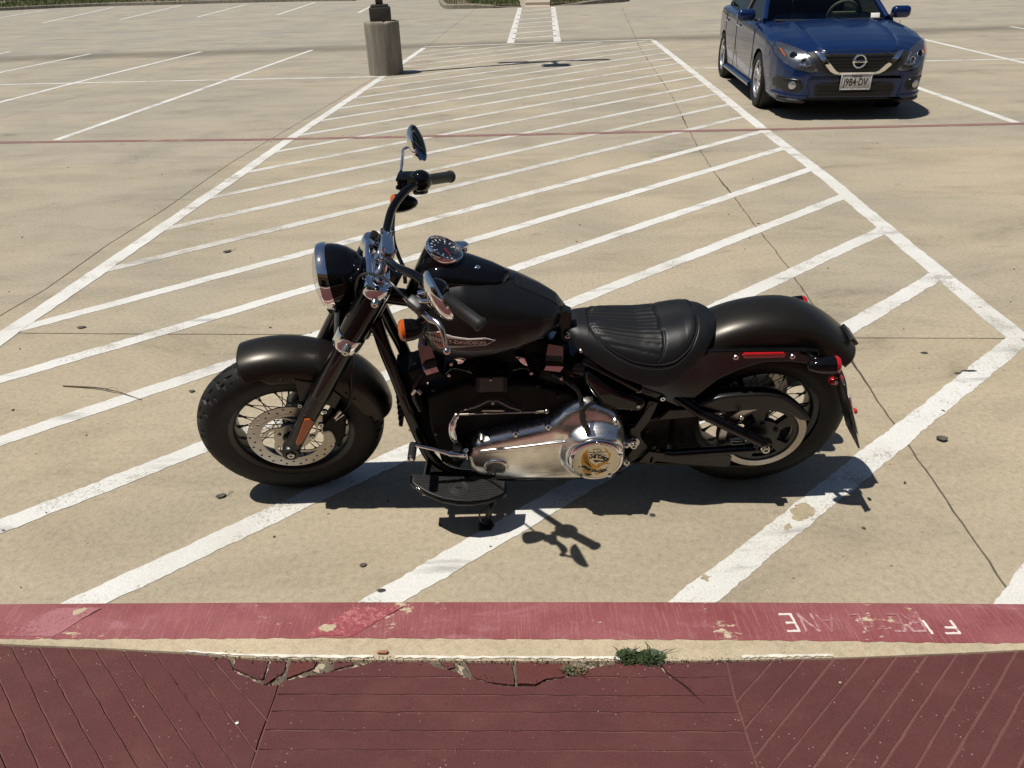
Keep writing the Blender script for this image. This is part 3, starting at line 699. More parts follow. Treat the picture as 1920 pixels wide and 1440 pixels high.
def spoke_vf(s, dirn):
    a0 = 0.0; h = np.array([.040 * math.cos(a0), .036 * s, .040 * math.sin(a0)]); b = dirn * .98
    r = np.array([.189 * math.cos(b), .010 * s, .189 * math.sin(b)]); d = (r - h); k = 1 - .026 / np.linalg.norm(d)
    return join([tube([h, h + d * k], .0017, 6), tube([h + d * (k - .03), h + d * k, r], [.0028, .0036, .0036], 6)])
def wheel(name, M, Rt, hw, tread):
    w_ = P(name, xf(lathe(RIM, 96), MY), 'satin', ang=50); w_.matrix_local = Matrix(M.tolist())
    mk('tyre', tyre(Rt, hw, tread), M_['rubber'], w_, ang=32)
    mk('hub', xf(lathe([(0, -.075), (.02, -.075), (.02, -.055), (.046, -.05), (.046, -.034), (.030, -.026), (.030, .026), (.046, .034), (.046, .05), (.02, .055), (.02, .075), (0, .075)], 32), MY), M_['satin'], w_)
    mes = {}
    for k in range(40):
        s, dn = (1 if k % 2 else -1), (1 if (k // 2) % 2 else -1)
        if (s, dn) not in mes:
            o = mk('spoke', spoke_vf(s, dn), M_['satin'], w_); mes[(s, dn)] = o.data
        else: o = obj('spoke', mes[(s, dn)], w_)
        o.rotation_euler = (0, -(k // 2) * 2 * PI / 20 - (.157 if s > 0 else 0) + dn * .98, 0)
    return w_
SM = np.eye(4); SM[:3, :3] = SS; SM[:3, 3] = SP - SS @ SP
T4 = lambda v: np.array([[1, 0, 0, v[0]], [0, 1, 0, v[1]], [0, 0, 1, v[2]], [0, 0, 0, 1.0]])
FC = np.array([WB, 0, .318]); RC = np.array([0, 0, .322])
fw = wheel('front_wheel', SM @ T4(FC), .319, .066, 1)
rw = wheel('rear_wheel', T4(RC), .323, .078, 2)
# front brake disc: drilled ring on a swirled carrier
holes = []
for k in range(36):
    a = 2 * PI * k / 36; r = .1405 if k % 2 else .1275; holes.append(circ2((r * math.cos(a), r * math.sin(a)), .0042, 10))
ringd = xf(plate([circ2((0, 0), .150, 96), circ2((0, 0), .1165, 72)] + holes, .005, .0006, 1), MY)
bd = mk('brake_disc', mv(ringd, (0, .068, 0)), M_['disc'], fw)
car_ = [xf(plate([circ2((0, 0), .062, 48), circ2((0, 0), .032, 32)], .005, .0006, 1), MY), xf(plate([circ2((0, 0), .1165, 72), circ2((0, 0), .106, 72)], .0042, .0005, 1), MY)]
for k in range(5):
    a0 = 2 * PI * k / 5 + .3; inn = []; out = []
    for t in np.linspace(0, 1, 12):
        r = .054 + .058 * t; a = a0 + 1.05 * t ** 1.5; wd = (.30 * (1 - t) + .16 * t + .05 * (t > .9)); inn.append((r * math.cos(a - wd / 2), r * math.sin(a - wd / 2))); out.append((r * math.cos(a + wd / 2), r * math.sin(a + wd / 2)))
    car_.append(xf(plate([inn + out[::-1]], .0046, .0005, 1), MY))
mk('disc_carrier', mv(join(car_), (0, .069, 0)), M_['disc'], fw)
mk('disc_bolt', [bolt((.045 * math.cos(a), .072, .045 * math.sin(a)), .0065) for a in np.arange(5) * 2 * PI / 5 + .5], M_['steel'], fw)
# rear pulley and far-side brake disc
def seg_hole(a0, a1, r0, r1):
    A = np.linspace(a0, a1, 8); return [(r0 * math.cos(a), r0 * math.sin(a)) for a in A] + [(r1 * math.cos(a), r1 * math.sin(a)) for a in A[::-1]]
pul = plate([circ2((0, 0), .1215, 90)] + [seg_hole(k * 2 * PI / 5 + .18, k * 2 * PI / 5 + .98, .062, .105) for k in range(5)], .022, .003, 2)
mk('belt_pulley', mv(xf(pul, MY), (0, .118, 0)), M_['satin'], rw)
mk('pulley_ring', xf(lathe([(.1215, .132), (.123, .1345), (.146, .1345), (.148, .132), (.148, .10), (.1215, .10), (.1215, .132)], 96), MY), M_['disc'], rw)
mk('pulley_bolt', [bolt((.048 * math.cos(a), .131, .048 * math.sin(a)), .008) for a in np.arange(5) * 2 * PI / 5 + .2], M_['satin'], rw)
hs = [circ2((r * math.cos(a), r * math.sin(a)), .0055, 10) for k in range(28) for a, r in [(2 * PI * k / 28, .137 if k % 2 else .122)]]
mk('brake_disc', mv(xf(plate([circ2((0, 0), .148, 80), circ2((0, 0), .106, 60)] + hs, .006, .0006, 1), MY), (0, -.085, 0)), M_['disc'], rw)
cr2 = [mv(xf(plate([seg_hole(k * 2 * PI / 5, k * 2 * PI / 5 + .36, .035, .108)], .006, .0006, 1), MY), (0, -.085, 0)) for k in range(5)]
mk('disc_carrier', cr2, M_['satin'], rw)
# raised lettering round the rear sidewall
lv = []
for i, ch in enumerate('DUNLOP   HARLEY-DAVIDSON'):
    if ch != ' ':
        t = text(ch, .024, .0012, space=1); a = .62 - i * .085
        lv.append(xf(t, np.array([[math.sin(a), 0, 0, 0], [0, 0, 0, 0], [0, 0, 0, 0], [0, 0, 0, 1.0]]) * 0 + np.block([[np.array([[math.sin(a), math.cos(a), 0], [0, 0, 1.0], [-math.cos(a), math.sin(a), 0]]), np.array([[.262 * math.cos(a)], [.0775], [.262 * math.sin(a)]])], [np.zeros((1, 3)), np.ones((1, 1))]])))
mk('sidewall_lettering', lv, M_['rubber'], rw)

# ---------------- fork
def lsp(px, py, lat): return LS(px, py, lat)
fa = np.array([-.516, 0, .8566])     # up along the fork
AX = np.array([1.6330, .112, .3070])
ftop = AX + fa * .783
for s in (1, -1):
    q = lambda v, s=s: (v[0], v[1] * s, v[2])
    a_, t_ = np.array(q(AX)), np.array(q(ftop))
    at = lambda k, a_=a_: a_ + fa * k
    P('fork_slider', lat_at([(0, -.028), (.020, -.028), (.026, -.015), (.0275, .02), (.0275, .10), (.031, .24), (.031, .33), (0, .33)], a_, fa, 28), 'satin', steer=True)
    P('fork_tube', lat_at([(0, .28), (.0335, .28), (.0345, .285), (.0345, .49), (.0405, .52), (.0415, .54), (.0415, .725), (.038, .745), (0, .745)], a_, fa, 36), 'gloss', steer=True)
    cl_ = P('fork_clamp', lat_at([(.036, .505), (.0440, .507), (.0455, .512), (.0455, .555), (.044, .560), (.036, .562)], a_, fa, 36), 'chrome', steer=True)
    if s > 0:
        mk('pinch_bolt', [lat_at([(0, 0), (.0125, 0), (.0125, .022), (0, .022)], LS(652, 650, .155), (0.3, .9, -.1), 18), lat_at([(0, .02), (.0125, .02), (.0125, .026), (.010, .029), (.005, .029), (.0045, .026), (0, .026)], LS(652, 650, .155), (.3, .9, -.1), 18)], M_['steel'], cl_, steer=True)
    P('axle_clamp', [lat_at([(0, .0), (.028, .0), (.031, .006), (.031, .040), (.028, .046), (.017, .046), (.016, .038), (0, .038)], a_ + np.array([0, -.018 * s, 0]), (0, s, 0), 28), rod(at(-.005), at(.075), .026, 20)], 'satin', steer=True)
    P('axle_bolt', lat_at([(0, 0), (.0125, 0), (.0125, .008), (.0105, .010), (.0062, .010), (.006, .003), (0, .003)], a_ + np.array([0, .026 * s, 0]), (0, s, 0), 20), 'steel', steer=True)
o = px2([(571, 785), (582, 784), (589, 790), (567, 829), (557, 834), (555, 828)], .140, LS)
P('fork_reflector', side(plate([o], .006, .002), .142), 'amber', steer=True)
P('reflector_backing', side(plate([px2([(569, 780), (585, 780), (592, 790), (569, 833), (556, 838), (552, 829)], .139, LS)], .01, .003), .1335), 'satin', steer=True)
# upper triple clamp: chromed bridge with a cup at each side
tc0 = ftop - fa * .035
P('triple_clamp', [lat_at([(0, -.022), (.0425, -.022), (.0440, -.019), (.0440, .010), (.042, .016), (.036, .018), (.03, .020), (.024, .020), (.022, .016), (0, .016)], np.array([tc0[0], .112 * s, tc0[2]]), fa, 36) for s in (1, -1)] +
  [boxat((tc0 + fa * .002) * [1, 0, 1] + np.array([0, 0, 0]), (.078, .205, .040), .014, frame((0, 0, 0), fa), 4)], 'chrome', steer=True)
P('lower_triple_clamp', boxat(AX * [1, 0, 1] + fa * .535, (.09, .22, .05), .012, frame((0, 0, 0), fa)), 'satin', steer=True)
for s in (1, -1): P('fork_cap', hexn(np.array([ftop[0], .112 * s, ftop[2]]) - fa * .012, .018, fa, .012), 'chrome', steer=True)
P('clamp_bolt', lat_at([(0, 0), (.0115, 0), (.0115, .018), (.009, .022), (.0045, .022), (.004, .018), (0, .018)], LS(704, 563, .150), (.2, .95, -.15), 20), 'steel', steer=True)
P('cap_knob', lat_at([(0, 0), (.013, 0), (.014, .012), (.012, .02), (0, .022)], LS(699, 446, -.085), fa, 18), 'plastic', steer=True)
# risers and bar
cc = np.array([1.208, 0, 1.004]); up = np.array([-.35, 0, .94])
P('riser', [lat_at([(0, -.075), (.019, -.075), (.0175, -.04), (.017, -.012), (0, -.012)], cc + np.array([0, .043 * s, 0]), up, 24) for s in (1, -1)], 'chrome', steer=True)
P('bar_clamp', [boxat(cc + up * .012 + np.array([0, 0, 0]), (.040, .122, .024), .009, frame((0, 0, 0), up), 4), boxat(cc - up * .010, (.038, .118, .020), .008, frame((0, 0, 0), up), 3)], 'chrome', steer=True)
xb = np.cross([0, 1, 0], up)
for s in (1, -1):
    for t in (1, -1): P('clamp_screw', bolt(cc + up * .024 + np.array([0, .05 * s, 0]) + xb * .017 * t, .0065, up, .007), 'chrome', steer=True)
half = [(1.208, 0, 1.004), (1.207, .055, 1.006), (1.200, .095, 1.018), (1.178, .162, 1.040), (1.136, .224, 1.056), (1.097, .274, 1.050), (1.060, .318, 1.036), (1.030, .348, 1.024), (.995, .383, 1.008)]
bar = [np.array((a, -b, c)) for a, b, c in half[::-1]] + [np.array(h) for h in half[1:]]
P('handlebar', tube(cr(bar, 6), .0128, 14), 'gloss', steer=True)
for s in (1, -1):
    b0 = np.array([1.034, .345 * s, 1.026]); b1 = np.array([.978, .399 * s, 1.000]); d = (b1 - b0) / np.linalg.norm(b1 - b0)
    gl = np.linalg.norm(b1 - b0) + .048; gs = b1 - d * .125
    P('hand_grip', lat_at([(0, 0), (.0195, 0), (.0195, .008), (.0180, .010), (.0185, .12), (.0205, .121), (.0205, .128), (.018, .132), (0, .132)], gs, d, 28), 'grip', steer=True)
    P('switch_housing', [lat_at([(0, -.070), (.018, -.070), (.019, -.056), (.024, -.054), (.0315, -.046), (.0355, -.032), (.0355, -.020), (.032, -.008), (.026, -.002), (.019, 0), (0, 0)], gs, d, 24), boxat(gs - d * .026 + np.array([.004, 0, -.026]), (.045, .040, .034), .008, frame((0, 0, 0), d))], 'gloss', steer=True)
    P('switch_button', [boxat(gs - d * (.018 + .02 * k) + np.array([-.021, 0, .006 - .012 * k]), (.008, .012, .009), .002, frame((0, 0, 0), d)) for k in (0, 1)], 'plastic', steer=True)
# left control: clutch perch, lever, cable
pc = LS(786, 572, .318)
fwd_ = np.array([.62, .70, 0]); 
lp = [LS(776, 566, .325), LS(792, 584, .338), LS(806, 597, .36), LS(820, 605, .382), LS(828, 617, .400), LS(833, 635, .414), LS(837, 655, .426)]
lev = cr(lp, 6)
P('clutch_perch', [boxat(LS(780, 572, .335), (.050, .030, .036), .008, frame((0, 0, 0), (.05, .35, .94), lp[2] - lp[0]), 3)], 'greyplastic', steer=True)
P('clutch_perch_clamp', [rod(LS(783, 560, .305), LS(806, 548, .300), .010, 14), pplate([(783, 552), (800, 548), (810, 562), (798, 572), (786, 566)], .318, .02, .006, LS)], 'chrome', steer=True)
P('clutch_lever', [tube(lev, np.interp(np.linspace(0, 1, len(lev)), [0, .3, .5, .9, 1], [.012, .0115, .0085, .0058, .0054]), 12), mv(ball(.0105), lp[-1] + np.array([-.001, .002, -.004])), pplate([(762, 576), (785, 592), (806, 607), (818, 609), (815, 602), (800, 594), (783, 582)], .345, .016, .006, LS)], 'steel', steer=True)
P('clutch_cable', tube(cr([LS(764, 563, .33), LS(745, 543, .31), LS(728, 527, .28), LS(706, 516, .23), LS(685, 513, .19), LS(672, 521, .16), LS(667, 540, .13), LS(668, 560, .10)], 8), .0040, 8), 'plastic', steer=True)
P('cable_ferrule', rod(LS(758, 557, .325), LS(766, 566, .332), .0058, 12), 'steel', steer=True)
# right control: master cylinder, lever, hose
mcx = frame((0, 0, 0), (0.05, 0, 1), (.25, 1, 0))
mc = LS(764, 342, -.335)
P('brake_reservoir', [boxat(mc, (.052, .060, .040), .009, mcx, 3), boxat(mc + np.array([0, 0, .022]), (.056, .064, .010), .004, mcx)], 'gloss', steer=True)
P('reservoir_window', lat_at([(0, 0), (.008, 0), (.008, .003), (.0055, .003), (.005, .001), (0, .001)], LS(746, 351, -.318), (-.35, .85, .1), 18), 'plastic', steer=True)
lvr = cr([mc + np.array([.012, -.02, -.012]), LS(772, 338, -.36), LS(780, 334, -.39), LS(790, 324, -.405)], 6)
P('brake_lever', [tube(lvr, .006, 10), mv(ball(.0105), LS(790, 324, -.405))], 'chrome', steer=True)
P('brake_hose', tube(cr([LS(752, 366, -.30), LS(741, 385, -.25), LS(737, 415, -.18), LS(738, 450, -.08), LS(748, 482, -.02), LS(757, 503, .02), LS(760, 530, .02)], 8), .0062, 10), 'plastic', steer=True)
# mirrors: chromed bowls on bent stems, glass towards the rider
def mirror(s, ctr, base):
    dn = np.array([.92, .222 * s, -.318]); dn /= np.linalg.norm(dn)
    bowl = lathe([(0, .030), (.020, .028), (.036, .020), (.046, .010), (.0495, .0), (.0475, -.006), (.0465, -.005)], 40)
    Mx = frame(ctr, dn, np.cross(dn, unst((CAM - BO) @ BM) - ctr)); sc = np.eye(4); sc[0, 0] = 1.42 if s > 0 else 1.25; sc[1, 1] = 1.12
    m = P('mirror', xf(xf(bowl, sc), Mx), 'chrome', steer=True)
    mk('mirror_glass', xf(xf(lathe([(0, -.0035), (.0467, -.0045)], 40), sc), Mx), M_['mirror_glass'], m, steer=True)
    e = ctr + dn * .024; k = base + (e - base) * .85 + np.array([.02, 0, 0])
    mk('mirror_stem', tube(cr([base, base * .25 + k * .75, k, e], 6), .0052, 10), M_['chrome'], m, steer=True)
M_['mirror_glass'] = pbr('mirror_glass', (.75, .77, .8), .01, 1, var=.01, rvar=.005)
mirror(1, LS(824, 555, .415), LS(784, 558, .325))
mirror(-1, LS(783, 269, -.415), LS(752, 321, -.33))
# turn signals
def bullet(c, d, lens, L_=.075, r=.026, steer=True, stem=None):
    o_ = P('turn_signal', lat_at([(0, -L_), (.2 * r, -L_ * .985), (.52 * r, -L_ * .86), (.79 * r, -L_ * .6), (.95 * r, -L_ * .3), (r, 0), (r, .004), (0, .004)], c, d, 28), 'gloss', steer=steer)
    mk('signal_lens', lat_at([(r * .98, .004), (r * .98, .012), (r * .8, .019), (r * .4, .022), (0, .023)], c, d, 28), M_[lens], o_, steer=steer)
    if stem is not None: mk('signal_stem', tube(cr(stem, 5), .0095, 12), M_['gloss'], o_, steer=steer)
c1 = LS(762, 619, .325)
bullet(c1, (1, .02, .02), 'amber', .056, .0315, stem=[c1 + np.array([-.03, 0, .02]), LS(795, 596, .325), LS(800, 580, .32)])
c2 = c1 * [1, -1, 1] + np.array([-.006, 0, .012])
bullet(c2, (1, -.02, .02), 'amber', .070, .0315, stem=[c2 + np.array([-.03, 0, .02]), c2 + np.array([-.045, .0, .06])])
c3 = L(1561, 684, .165)
bullet(c3, (-1, 0, .04), 'red', .082, .0295, False, [c3 + np.array([.04, -.005, .012]), L(1525, 672, .145), L(1515, 664, .12)])
c4 = c3 * [1, -1, 1] + np.array([0, 0, .008])
bullet(c4, (-1, 0, .04), 'red', .082, .0295, False, [c4 + np.array([.04, .005, .012]), c4 + np.array([.06, .03, .02])])
# headlamp
hc = np.array([1.384, 0, .920]); hd = np.array([.995, 0, -.06]); hr = .104
hl_ = P('headlamp', lat_at([(0, -.108), (.022, -.107), (.046, -.100), (.068, -.084), (.085, -.062), (.096, -.037), (.1015, -.015), (.1025, 0), (0, .0)], hc, hd, 56), 'gloss', steer=True)
mk('headlamp_ring', lat_at([(.100, -.006), (.1065, -.005), (.1085, .003), (.1085, .017), (.106, .024), (.101, .027), (.097, .024), (.096, .016)], hc, hd, 56), M_['chrome'], hl_, steer=True)
mk('reflector_bowl', lat_at([(0, .002), (.05, .004), (.085, .012), (.096, .02)], hc, hd, 40), M_['chrome'], hl_, steer=True)
mk('headlamp_lens', lat_at([(.0965, .022), (.09, .032), (.07, .042), (.04, .049), (0, .052)], hc, hd, 48), M_['lens'], hl_, steer=True)
P('headlamp_bracket', [rod(hc + hd * -.10, (1.25, 0, .92), .032, 16), boxat((1.27, 0, .90), (.05, .12, .09), .012)], 'satin', steer=True)
P('steering_neck', [rod((1.20, 0, .93), (1.335, 0, .70), .036, 20)], 'satin')

# ---------------- fenders
def fender(c, a0, a1, crown, low, hw, n=110, m=27, flat=.45):
    V = []
    for i in range(n):
        t = i / (n - 1); a = a0 + (a1 - a0) * t; rl, cr_ = low(t), crown(t)
        for j in range(m):
            u = -1 + 2 * j / (m - 1); au = abs(u)
            if au < .62:
                q = au / .62 * PI / 2; y = hw * .985 * math.sin(q) ** (.86); r = cr_ - .062 * (1 - math.cos(q) ** .80) * min(1, hw / .08)
            else:
                q = (au - .62) / .38; rs = cr_ - .062 * min(1, hw / .08); y = hw * (.985 + .015 * min(1, q * 3)); r = rs + (min(rl, rs - .004) - rs) * q
            V.append((c[0] + r * math.cos(a), math.copysign(y, u), c[2] + r * math.sin(a)))
    return grid(V, n, m)
sstep = lambda t, a, b: max(0, min(1, (t - a) / (b - a))) ** 2 * (3 - 2 * max(0, min(1, (t - a) / (b - a))))
D = math.radians
def flow(t):       # lower lip of the front fender: rounded ends, deep bracket at the fork
    base = .352 - .078 * sstep(t, 0, .16); base += .062 * sstep(t, .90, 1.0)
    return base
FE = 171
ff = P('front_fender', fender(FC, D(74), D(FE), lambda t: .369 - .006 * sstep(t, .85, 1), flow, .088), 'denim', steer=True, ang=60)
def solidify(o, t=.0035):
    md = o.modifiers.new('thickness', 'SOLIDIFY'); md.thickness = t; md.offset = -1
solidify(ff)
mk('fender_rivet', [lat_at([(0, 0), (.0045, 0), (.003, .003), (0, .0035)], LS(x, y, .089), (0, 1, 0), 12) for x, y in ((526, 712), (550, 712), (649, 738), (665, 749))], M_['denim'], ff, steer=True)
fbk = pplate([(553, 714), (612, 722), (640, 745), (628, 768), (610, 757), (598, 772), (580, 765), (566, 764), (560, 742)], .094, .006, .002, LS)
P('fender_bracket', fbk, 'satin', steer=True); P('fender_bracket', mir(fbk), 'satin', steer=True)
P('bracket_bolt', [bolt(LS(563, 760, .097), .0085), bolt(LS(609, 771, .097), .0085), bolt(LS(602, 796, .100), .010), bolt(LS(586, 819, .100), .010)], 'steel', steer=True)
def rlow(a): return .318 + .045 * sstep(a, 121, 131) - .012 * (a < 60)
def rcrown(a): return .445 - .034 * sstep(a, 92, 132)
rf = P('rear_fender', fender(RC, D(28), D(131), lambda t: rcrown(28 + 103 * t), lambda t: rlow(28 + 103 * t), .103), 'denim', ang=60); solidify(rf)
strut = pplate([(1322, 664), (1330, 658), (1508, 656.5), (1537, 659), (1537, 667), (1521, 684), (1477, 679), (1430, 680.5), (1384, 695), (1346, 713), (1312, 741), (1280, 768), (1243, 751), (1195, 725), (1185, 712), (1250, 696)], .122, .020, .006, L, 0, (), 4)
P('fender_strut', strut, 'strutgloss'); P('fender_strut', mir(strut), 'strutgloss')
P('side_reflector', pplate([(1392, 667), (1396, 663), (1470, 662), (1474, 666), (1471, 671), (1396, 673)], .129, .009, .004), 'red')
P('strut_bolt', [bolt(L(1379, 668.5, .122), .0098, h=.008), bolt(L(1485, 667, .122), .0098, h=.008), bolt(L(1197, 730.5, .124), .0095, h=.008), bolt(L(1242, 746, .124), .0095, h=.008)], 'steel')
P('strut_bracket', [pplate([(1176, 712), (1190, 722), (1243, 740), (1250, 747), (1243, 753), (1195, 735)], .126, .012, .003, L, 0, [[(1208, 731), (1234, 741), (1231, 744), (1206, 735)]])], 'satin')
P('tail_block', boxat(L(1593, 627, .03), (.012, .085, .034), .003, frame((0, 0, 0), (-.75, 0, -.66), (-.66, 0, .75))), 'plastic')
P('seat_screw', [lat_at([(0, -.01), (.010, -.01), (.011, .004), (.0075, .011), (0, .013)], L(1330, 599, -.03), (.1, .25, 1), 18)], 'chrome')
P('seat_screw_tab', boxat(L(1327, 604, -.03), (.03, .03, .005), .002), 'satin')
# licence plate on the left side, edge-on, facing backwards
pl0, pl1 = L(1571, 699, .175), L(1599, 818, .165)
pd = (pl1 - pl0) / np.linalg.norm(pl1 - pl0)
Mpl = frame((pl0 + pl1) / 2, np.cross(pd, [0, 1, 0]) * -1, pd)
lpz = P('plate_bracket', boxat((pl0 + pl1) / 2, (np.linalg.norm(pl1 - pl0), .115, .006), .002, Mpl @ T4((0, 0, 0)) if False else frame((0, 0, 0), np.cross(pd, [0, 1, 0]), pd)), 'plastic')
nrm = np.cross(pd, [0, 1, 0])
sgn = -1 if nrm[0] > 0 else 1
mk('number_plate', boxat((pl0 + pl1) / 2 + nrm * sgn * .006, (.178, .102, .0015), .0005, frame((0, 0, 0), nrm, pd)), M_['white'], lpz)
mk('plate_frame', [boxat((pl0 + pl1) / 2 + nrm * sgn * .008 + np.array([0, .054 * s, 0]), (.19, .006, .004), .0015, frame((0, 0, 0), nrm, pd)) for s in (1, -1)], M_['chrome'], lpz)
mk('plate_reflector', lat_at([(0, 0), (.010, 0), (.010, .008), (.006, .011), (0, .012)], L(1599, 772, .165) + nrm * sgn * .003, nrm * sgn, 16), M_['red'], lpz)
mk('plate_bolt', [bolt(L(1592, 772, .185), .006), bolt(L(1567, 715, .185), .006)], M_['steel'], lpz)
P('plate_arm', [rod(L(1569, 706, .15), L(1538, 672, .112), .008, 10)], 'satin')
P('tail_lamp', lat_at([(0, -.03), (.012, -.03), (.016, -.01), (.017, 0), (.015, .008), (0, .010)], L(1574, 713, .12), (-1, 0, .1), 24), 'red')

# ---------------- tank
TX = [1.142, 1.135, 1.120, 1.095, 1.05, .98, .90, .82, .75, .705, .684, .678]
TW = [.012, .062, .100, .128, .148, .154, .149, .134, .108, .076, .042, .012]
TB = [.805, .750, .705, .674, .656, .651, .660, .680, .704, .731, .757, .772]
TT = [.835, .872, .898, .920, .936, .934, .911, .878, .842, .814, .796, .784]
ti = lambda x, a: float(np.interp(-x, [-q for q in TX], a))
def tsec(x, k, m=40):
    w_, zb, zt = ti(x, TW), ti(x, TB), ti(x, TT); zc = zb + .40 * (zt - zb); a = 2 * PI * k / m; c_, s_ = math.cos(a), math.sin(a)
    n = 2.7 if s_ > 0 else 3.1; r = (abs(c_) ** n + abs(s_) ** n) ** (-1 / n)
    return (x, w_ * c_ * r * (1 - .10 * max(0, s_) ** 2), zc + (zt - zc if s_ > 0 else zc - zb) * s_ * r)
def tank_y(x, z):
    w_, zb, zt = ti(x, TW), ti(x, TB), ti(x, TT); zc = zb + .40 * (zt - zb); q = min(.999, abs((z - zc) / ((zt - zc) if z > zc else (zc - zb))))
    nn = 2.7 if z > zc else 3.1; s_ = q; c_ = (1 - q ** nn) ** (1 / nn); sn = s_ / math.hypot(s_, c_) if z > zc else 0
    return w_ * c_ * (1 - .10 * sn ** 2)
xs = [float(v) for v in np.concatenate([[q for q in np.linspace(TX[i], TX[i + 1], 5)[:-1]] for i in range(len(TX) - 1)] + [[TX[-1]]])]
# soften the station curve
def smooth_arr(a):
    xx = np.linspace(TX[0], TX[-1], 240); y = np.interp(-xx, [-q for q in TX], a); k = np.exp(-np.linspace(-2, 2, 21) ** 2); k /= k.sum()
    yp = np.r_[2 * y[0] - y[10:0:-1], y, 2 * y[-1] - y[-2:-12:-1]]; return xx, np.convolve(yp, k, 'valid')
_x, TWs = smooth_arr(TW); _, TBs = smooth_arr(TB); _, TTs = smooth_arr(TT)
TX = list(_x); TW, TB, TT = list(np.maximum(TWs, .002)), list(TBs), list(TTs)
xs = list(np.linspace(TX[0], TX[-1], 90))
tank = P('fuel_tank', [flip(grid([tsec(x, k) for x in xs for k in range(40)], 90, 40, False, True))], 'denim_shaded', ang=70)
def wrap_t(poly, h0, h1, gsz=.007): return solid(region(poly, (), gsz), lambda x, z: (x, tank_y(x, z) + h0, z), lambda x, z: (x, tank_y(x, z) + h1, z))
bl = .147
bb = lambda pts: [tuple(L(x, y, bl)[[0, 2]]) for x, y in pts]
dense = lambda P_, n=4: [tuple(np.array(P_[i]) * (1 - k / n) + np.array(P_[(i + 1) % len(P_)]) * k / n) for i in range(len(P_)) for k in range(n)]
q0 = [(790.5, 633.5), (824, 622.5), (833, 625), (850, 629.5), (880, 632.5), (910, 632.2), (929, 637.4), (912, 645.8), (880, 647.2), (850, 650.5), (836, 652), (823, 655)]
bdg = mk('tank_badge', wrap_t(dense(bb(q0)), -.002, .0015), M_['white'], tank)
mk('badge_field', wrap_t(dense(bb([(793, 633.6), (808, 630.2), (840, 634), (880, 635.8), (912, 635.2), (926, 637.6), (911, 643.8), (880, 645), (845, 646.5), (808, 643.8)])), .0, .0022), M_['badge_black'], bdg)
mk('badge_panel', [wrap_t(dense(bb([(809, 629.2), (824, 624), (832, 626.3), (840, 632.8)])), 0, .0024), wrap_t(dense(bb([(809, 644.6), (842, 647.6), (834, 651), (823.2, 653.4)])), 0, .0024)], M_['badge_red'], bdg)
mk('badge_stripe', [wrap_t(dense(bb([(838, 627.8), (850, 630.6), (880, 633.4), (905, 633.3), (880, 634.8), (842, 632.6)])), 0, .0023), wrap_t(dense(bb([(843, 648), (880, 646.2), (900, 645.4), (880, 646.6), (852, 649.3)])), 0, .0023)], M_['letter_tan'], bdg)
pa, pb = L(806, 637.2, bl), L(911, 640.3, bl)
def arc_text(s, size, length, bold=.0):
    t = text(s, size, .0, bold=bold); v = np.array(t[0]); v[:, 0] *= length / (v[:, 0].max() - v[:, 0].min()); return v, t[1]
tv, tf_ = arc_text('HARLEY-DAVIDSON', .0180, 1.0, .0007)
hgt = .0132; tv[:, 1] *= hgt / (tv[:, 1].max() - tv[:, 1].min())
W = []
for u, v_, _ in tv:
    k = u + .5; p = pa + (pb - pa) * k; x, z = p[0], p[2] + v_ * (1.12 - .2 * k) - .0012 * math.sin(PI * k); W.append((x, tank_y(x, z) + .0030, z))
mk('badge_lettering', (np.array(W), tf_), M_['letter_tan'], bdg, smooth=False)
P('tank_pinstripe', tube([(x, tank_y(x, z) + .0003, z) for x, z in [tuple(L(a, b, .145)[[0, 2]]) for a, b in [tuple(q) for q in cr([np.array(v) for v in [(846, 652), (856, 655.5), (880, 656.5), (930, 655.5), (970, 652), (1000, 648.5), (1012, 647), (1020, 650)]], 5)]]], .0007, 5), 'letter_tan')
# console, gauge
gc = L(833, 469, 0); gd = LZ(833, 469, .9) * 0 + np.array([-.46, .02, .885]); gd /= np.linalg.norm(gd)
def csec(x, k, m=24):
    t = (1.118 - x) / (1.118 - .846); wt = np.interp(t, [0, .06, .25, .6, .82, .94, 1], [.075, .092, .094, .082, .066, .046, .010]); top = np.interp(t, [0, .05, .2, .3, .5, .8, 1], [.915, .950, .976, .978, .962, .934, .914])
    zb = ti(x, TT) - .03; a = PI * k / (m - 1); c_, s_ = math.cos(a), math.sin(a); n = 2.4; r = (abs(c_) ** n + abs(s_) ** n) ** (-1 / n)
    return (x, wt * c_ * r, zb + (max(top, zb + .001) - zb) * s_ * r)
con = P('tank_console', [grid([csec(x, k) for x in np.linspace(1.118, .846, 60) for k in range(24)], 60, 24), lat_at([(.056, -.17), (.0580, -.05), (.0580, -.012), (.0565, 0), (0, .0)], gc, gd, 48)], 'gloss', ang=60)
ga = P('speedometer', lat_at([(.054, -.012), (.0582, -.010), (.0595, -.004), (.0595, .004), (.0573, .010), (.0535, .011), (.0515, .006), (.051, .002)], gc, gd, 56), 'chrome')
mk('dial', lat_at([(.0515, .003), (0, .003)], gc, gd, 40), M_['dial'], ga)
GF = frame(gc, gd, (0, -1, 0))
tk = []
for k in range(13):
    a = D(218) - k * D(21.4); tk.append(xf(boxat((0.0435 * math.cos(a), 0.0435 * math.sin(a), .0036), (.0085, .0042 if k % 2 == 0 else .0030, .0006), 0, frame((0, 0, 0), (0, 0, 1), (math.cos(a), math.sin(a), 0))), GF))
mk('dial_mark', tk, M_['white'], ga, smooth=False)
nm = []
for k, s in enumerate(('0', '20', '40', '60', '80', '100', '120')):
    a = D(218) - k * 2 * D(21.4); nm.append(xf(mv(text(s, .0052, .0004), (.0315 * math.cos(a), .0315 * math.sin(a), .0038)), GF))
mk('dial_number', nm, M_['white'], ga, smooth=False)
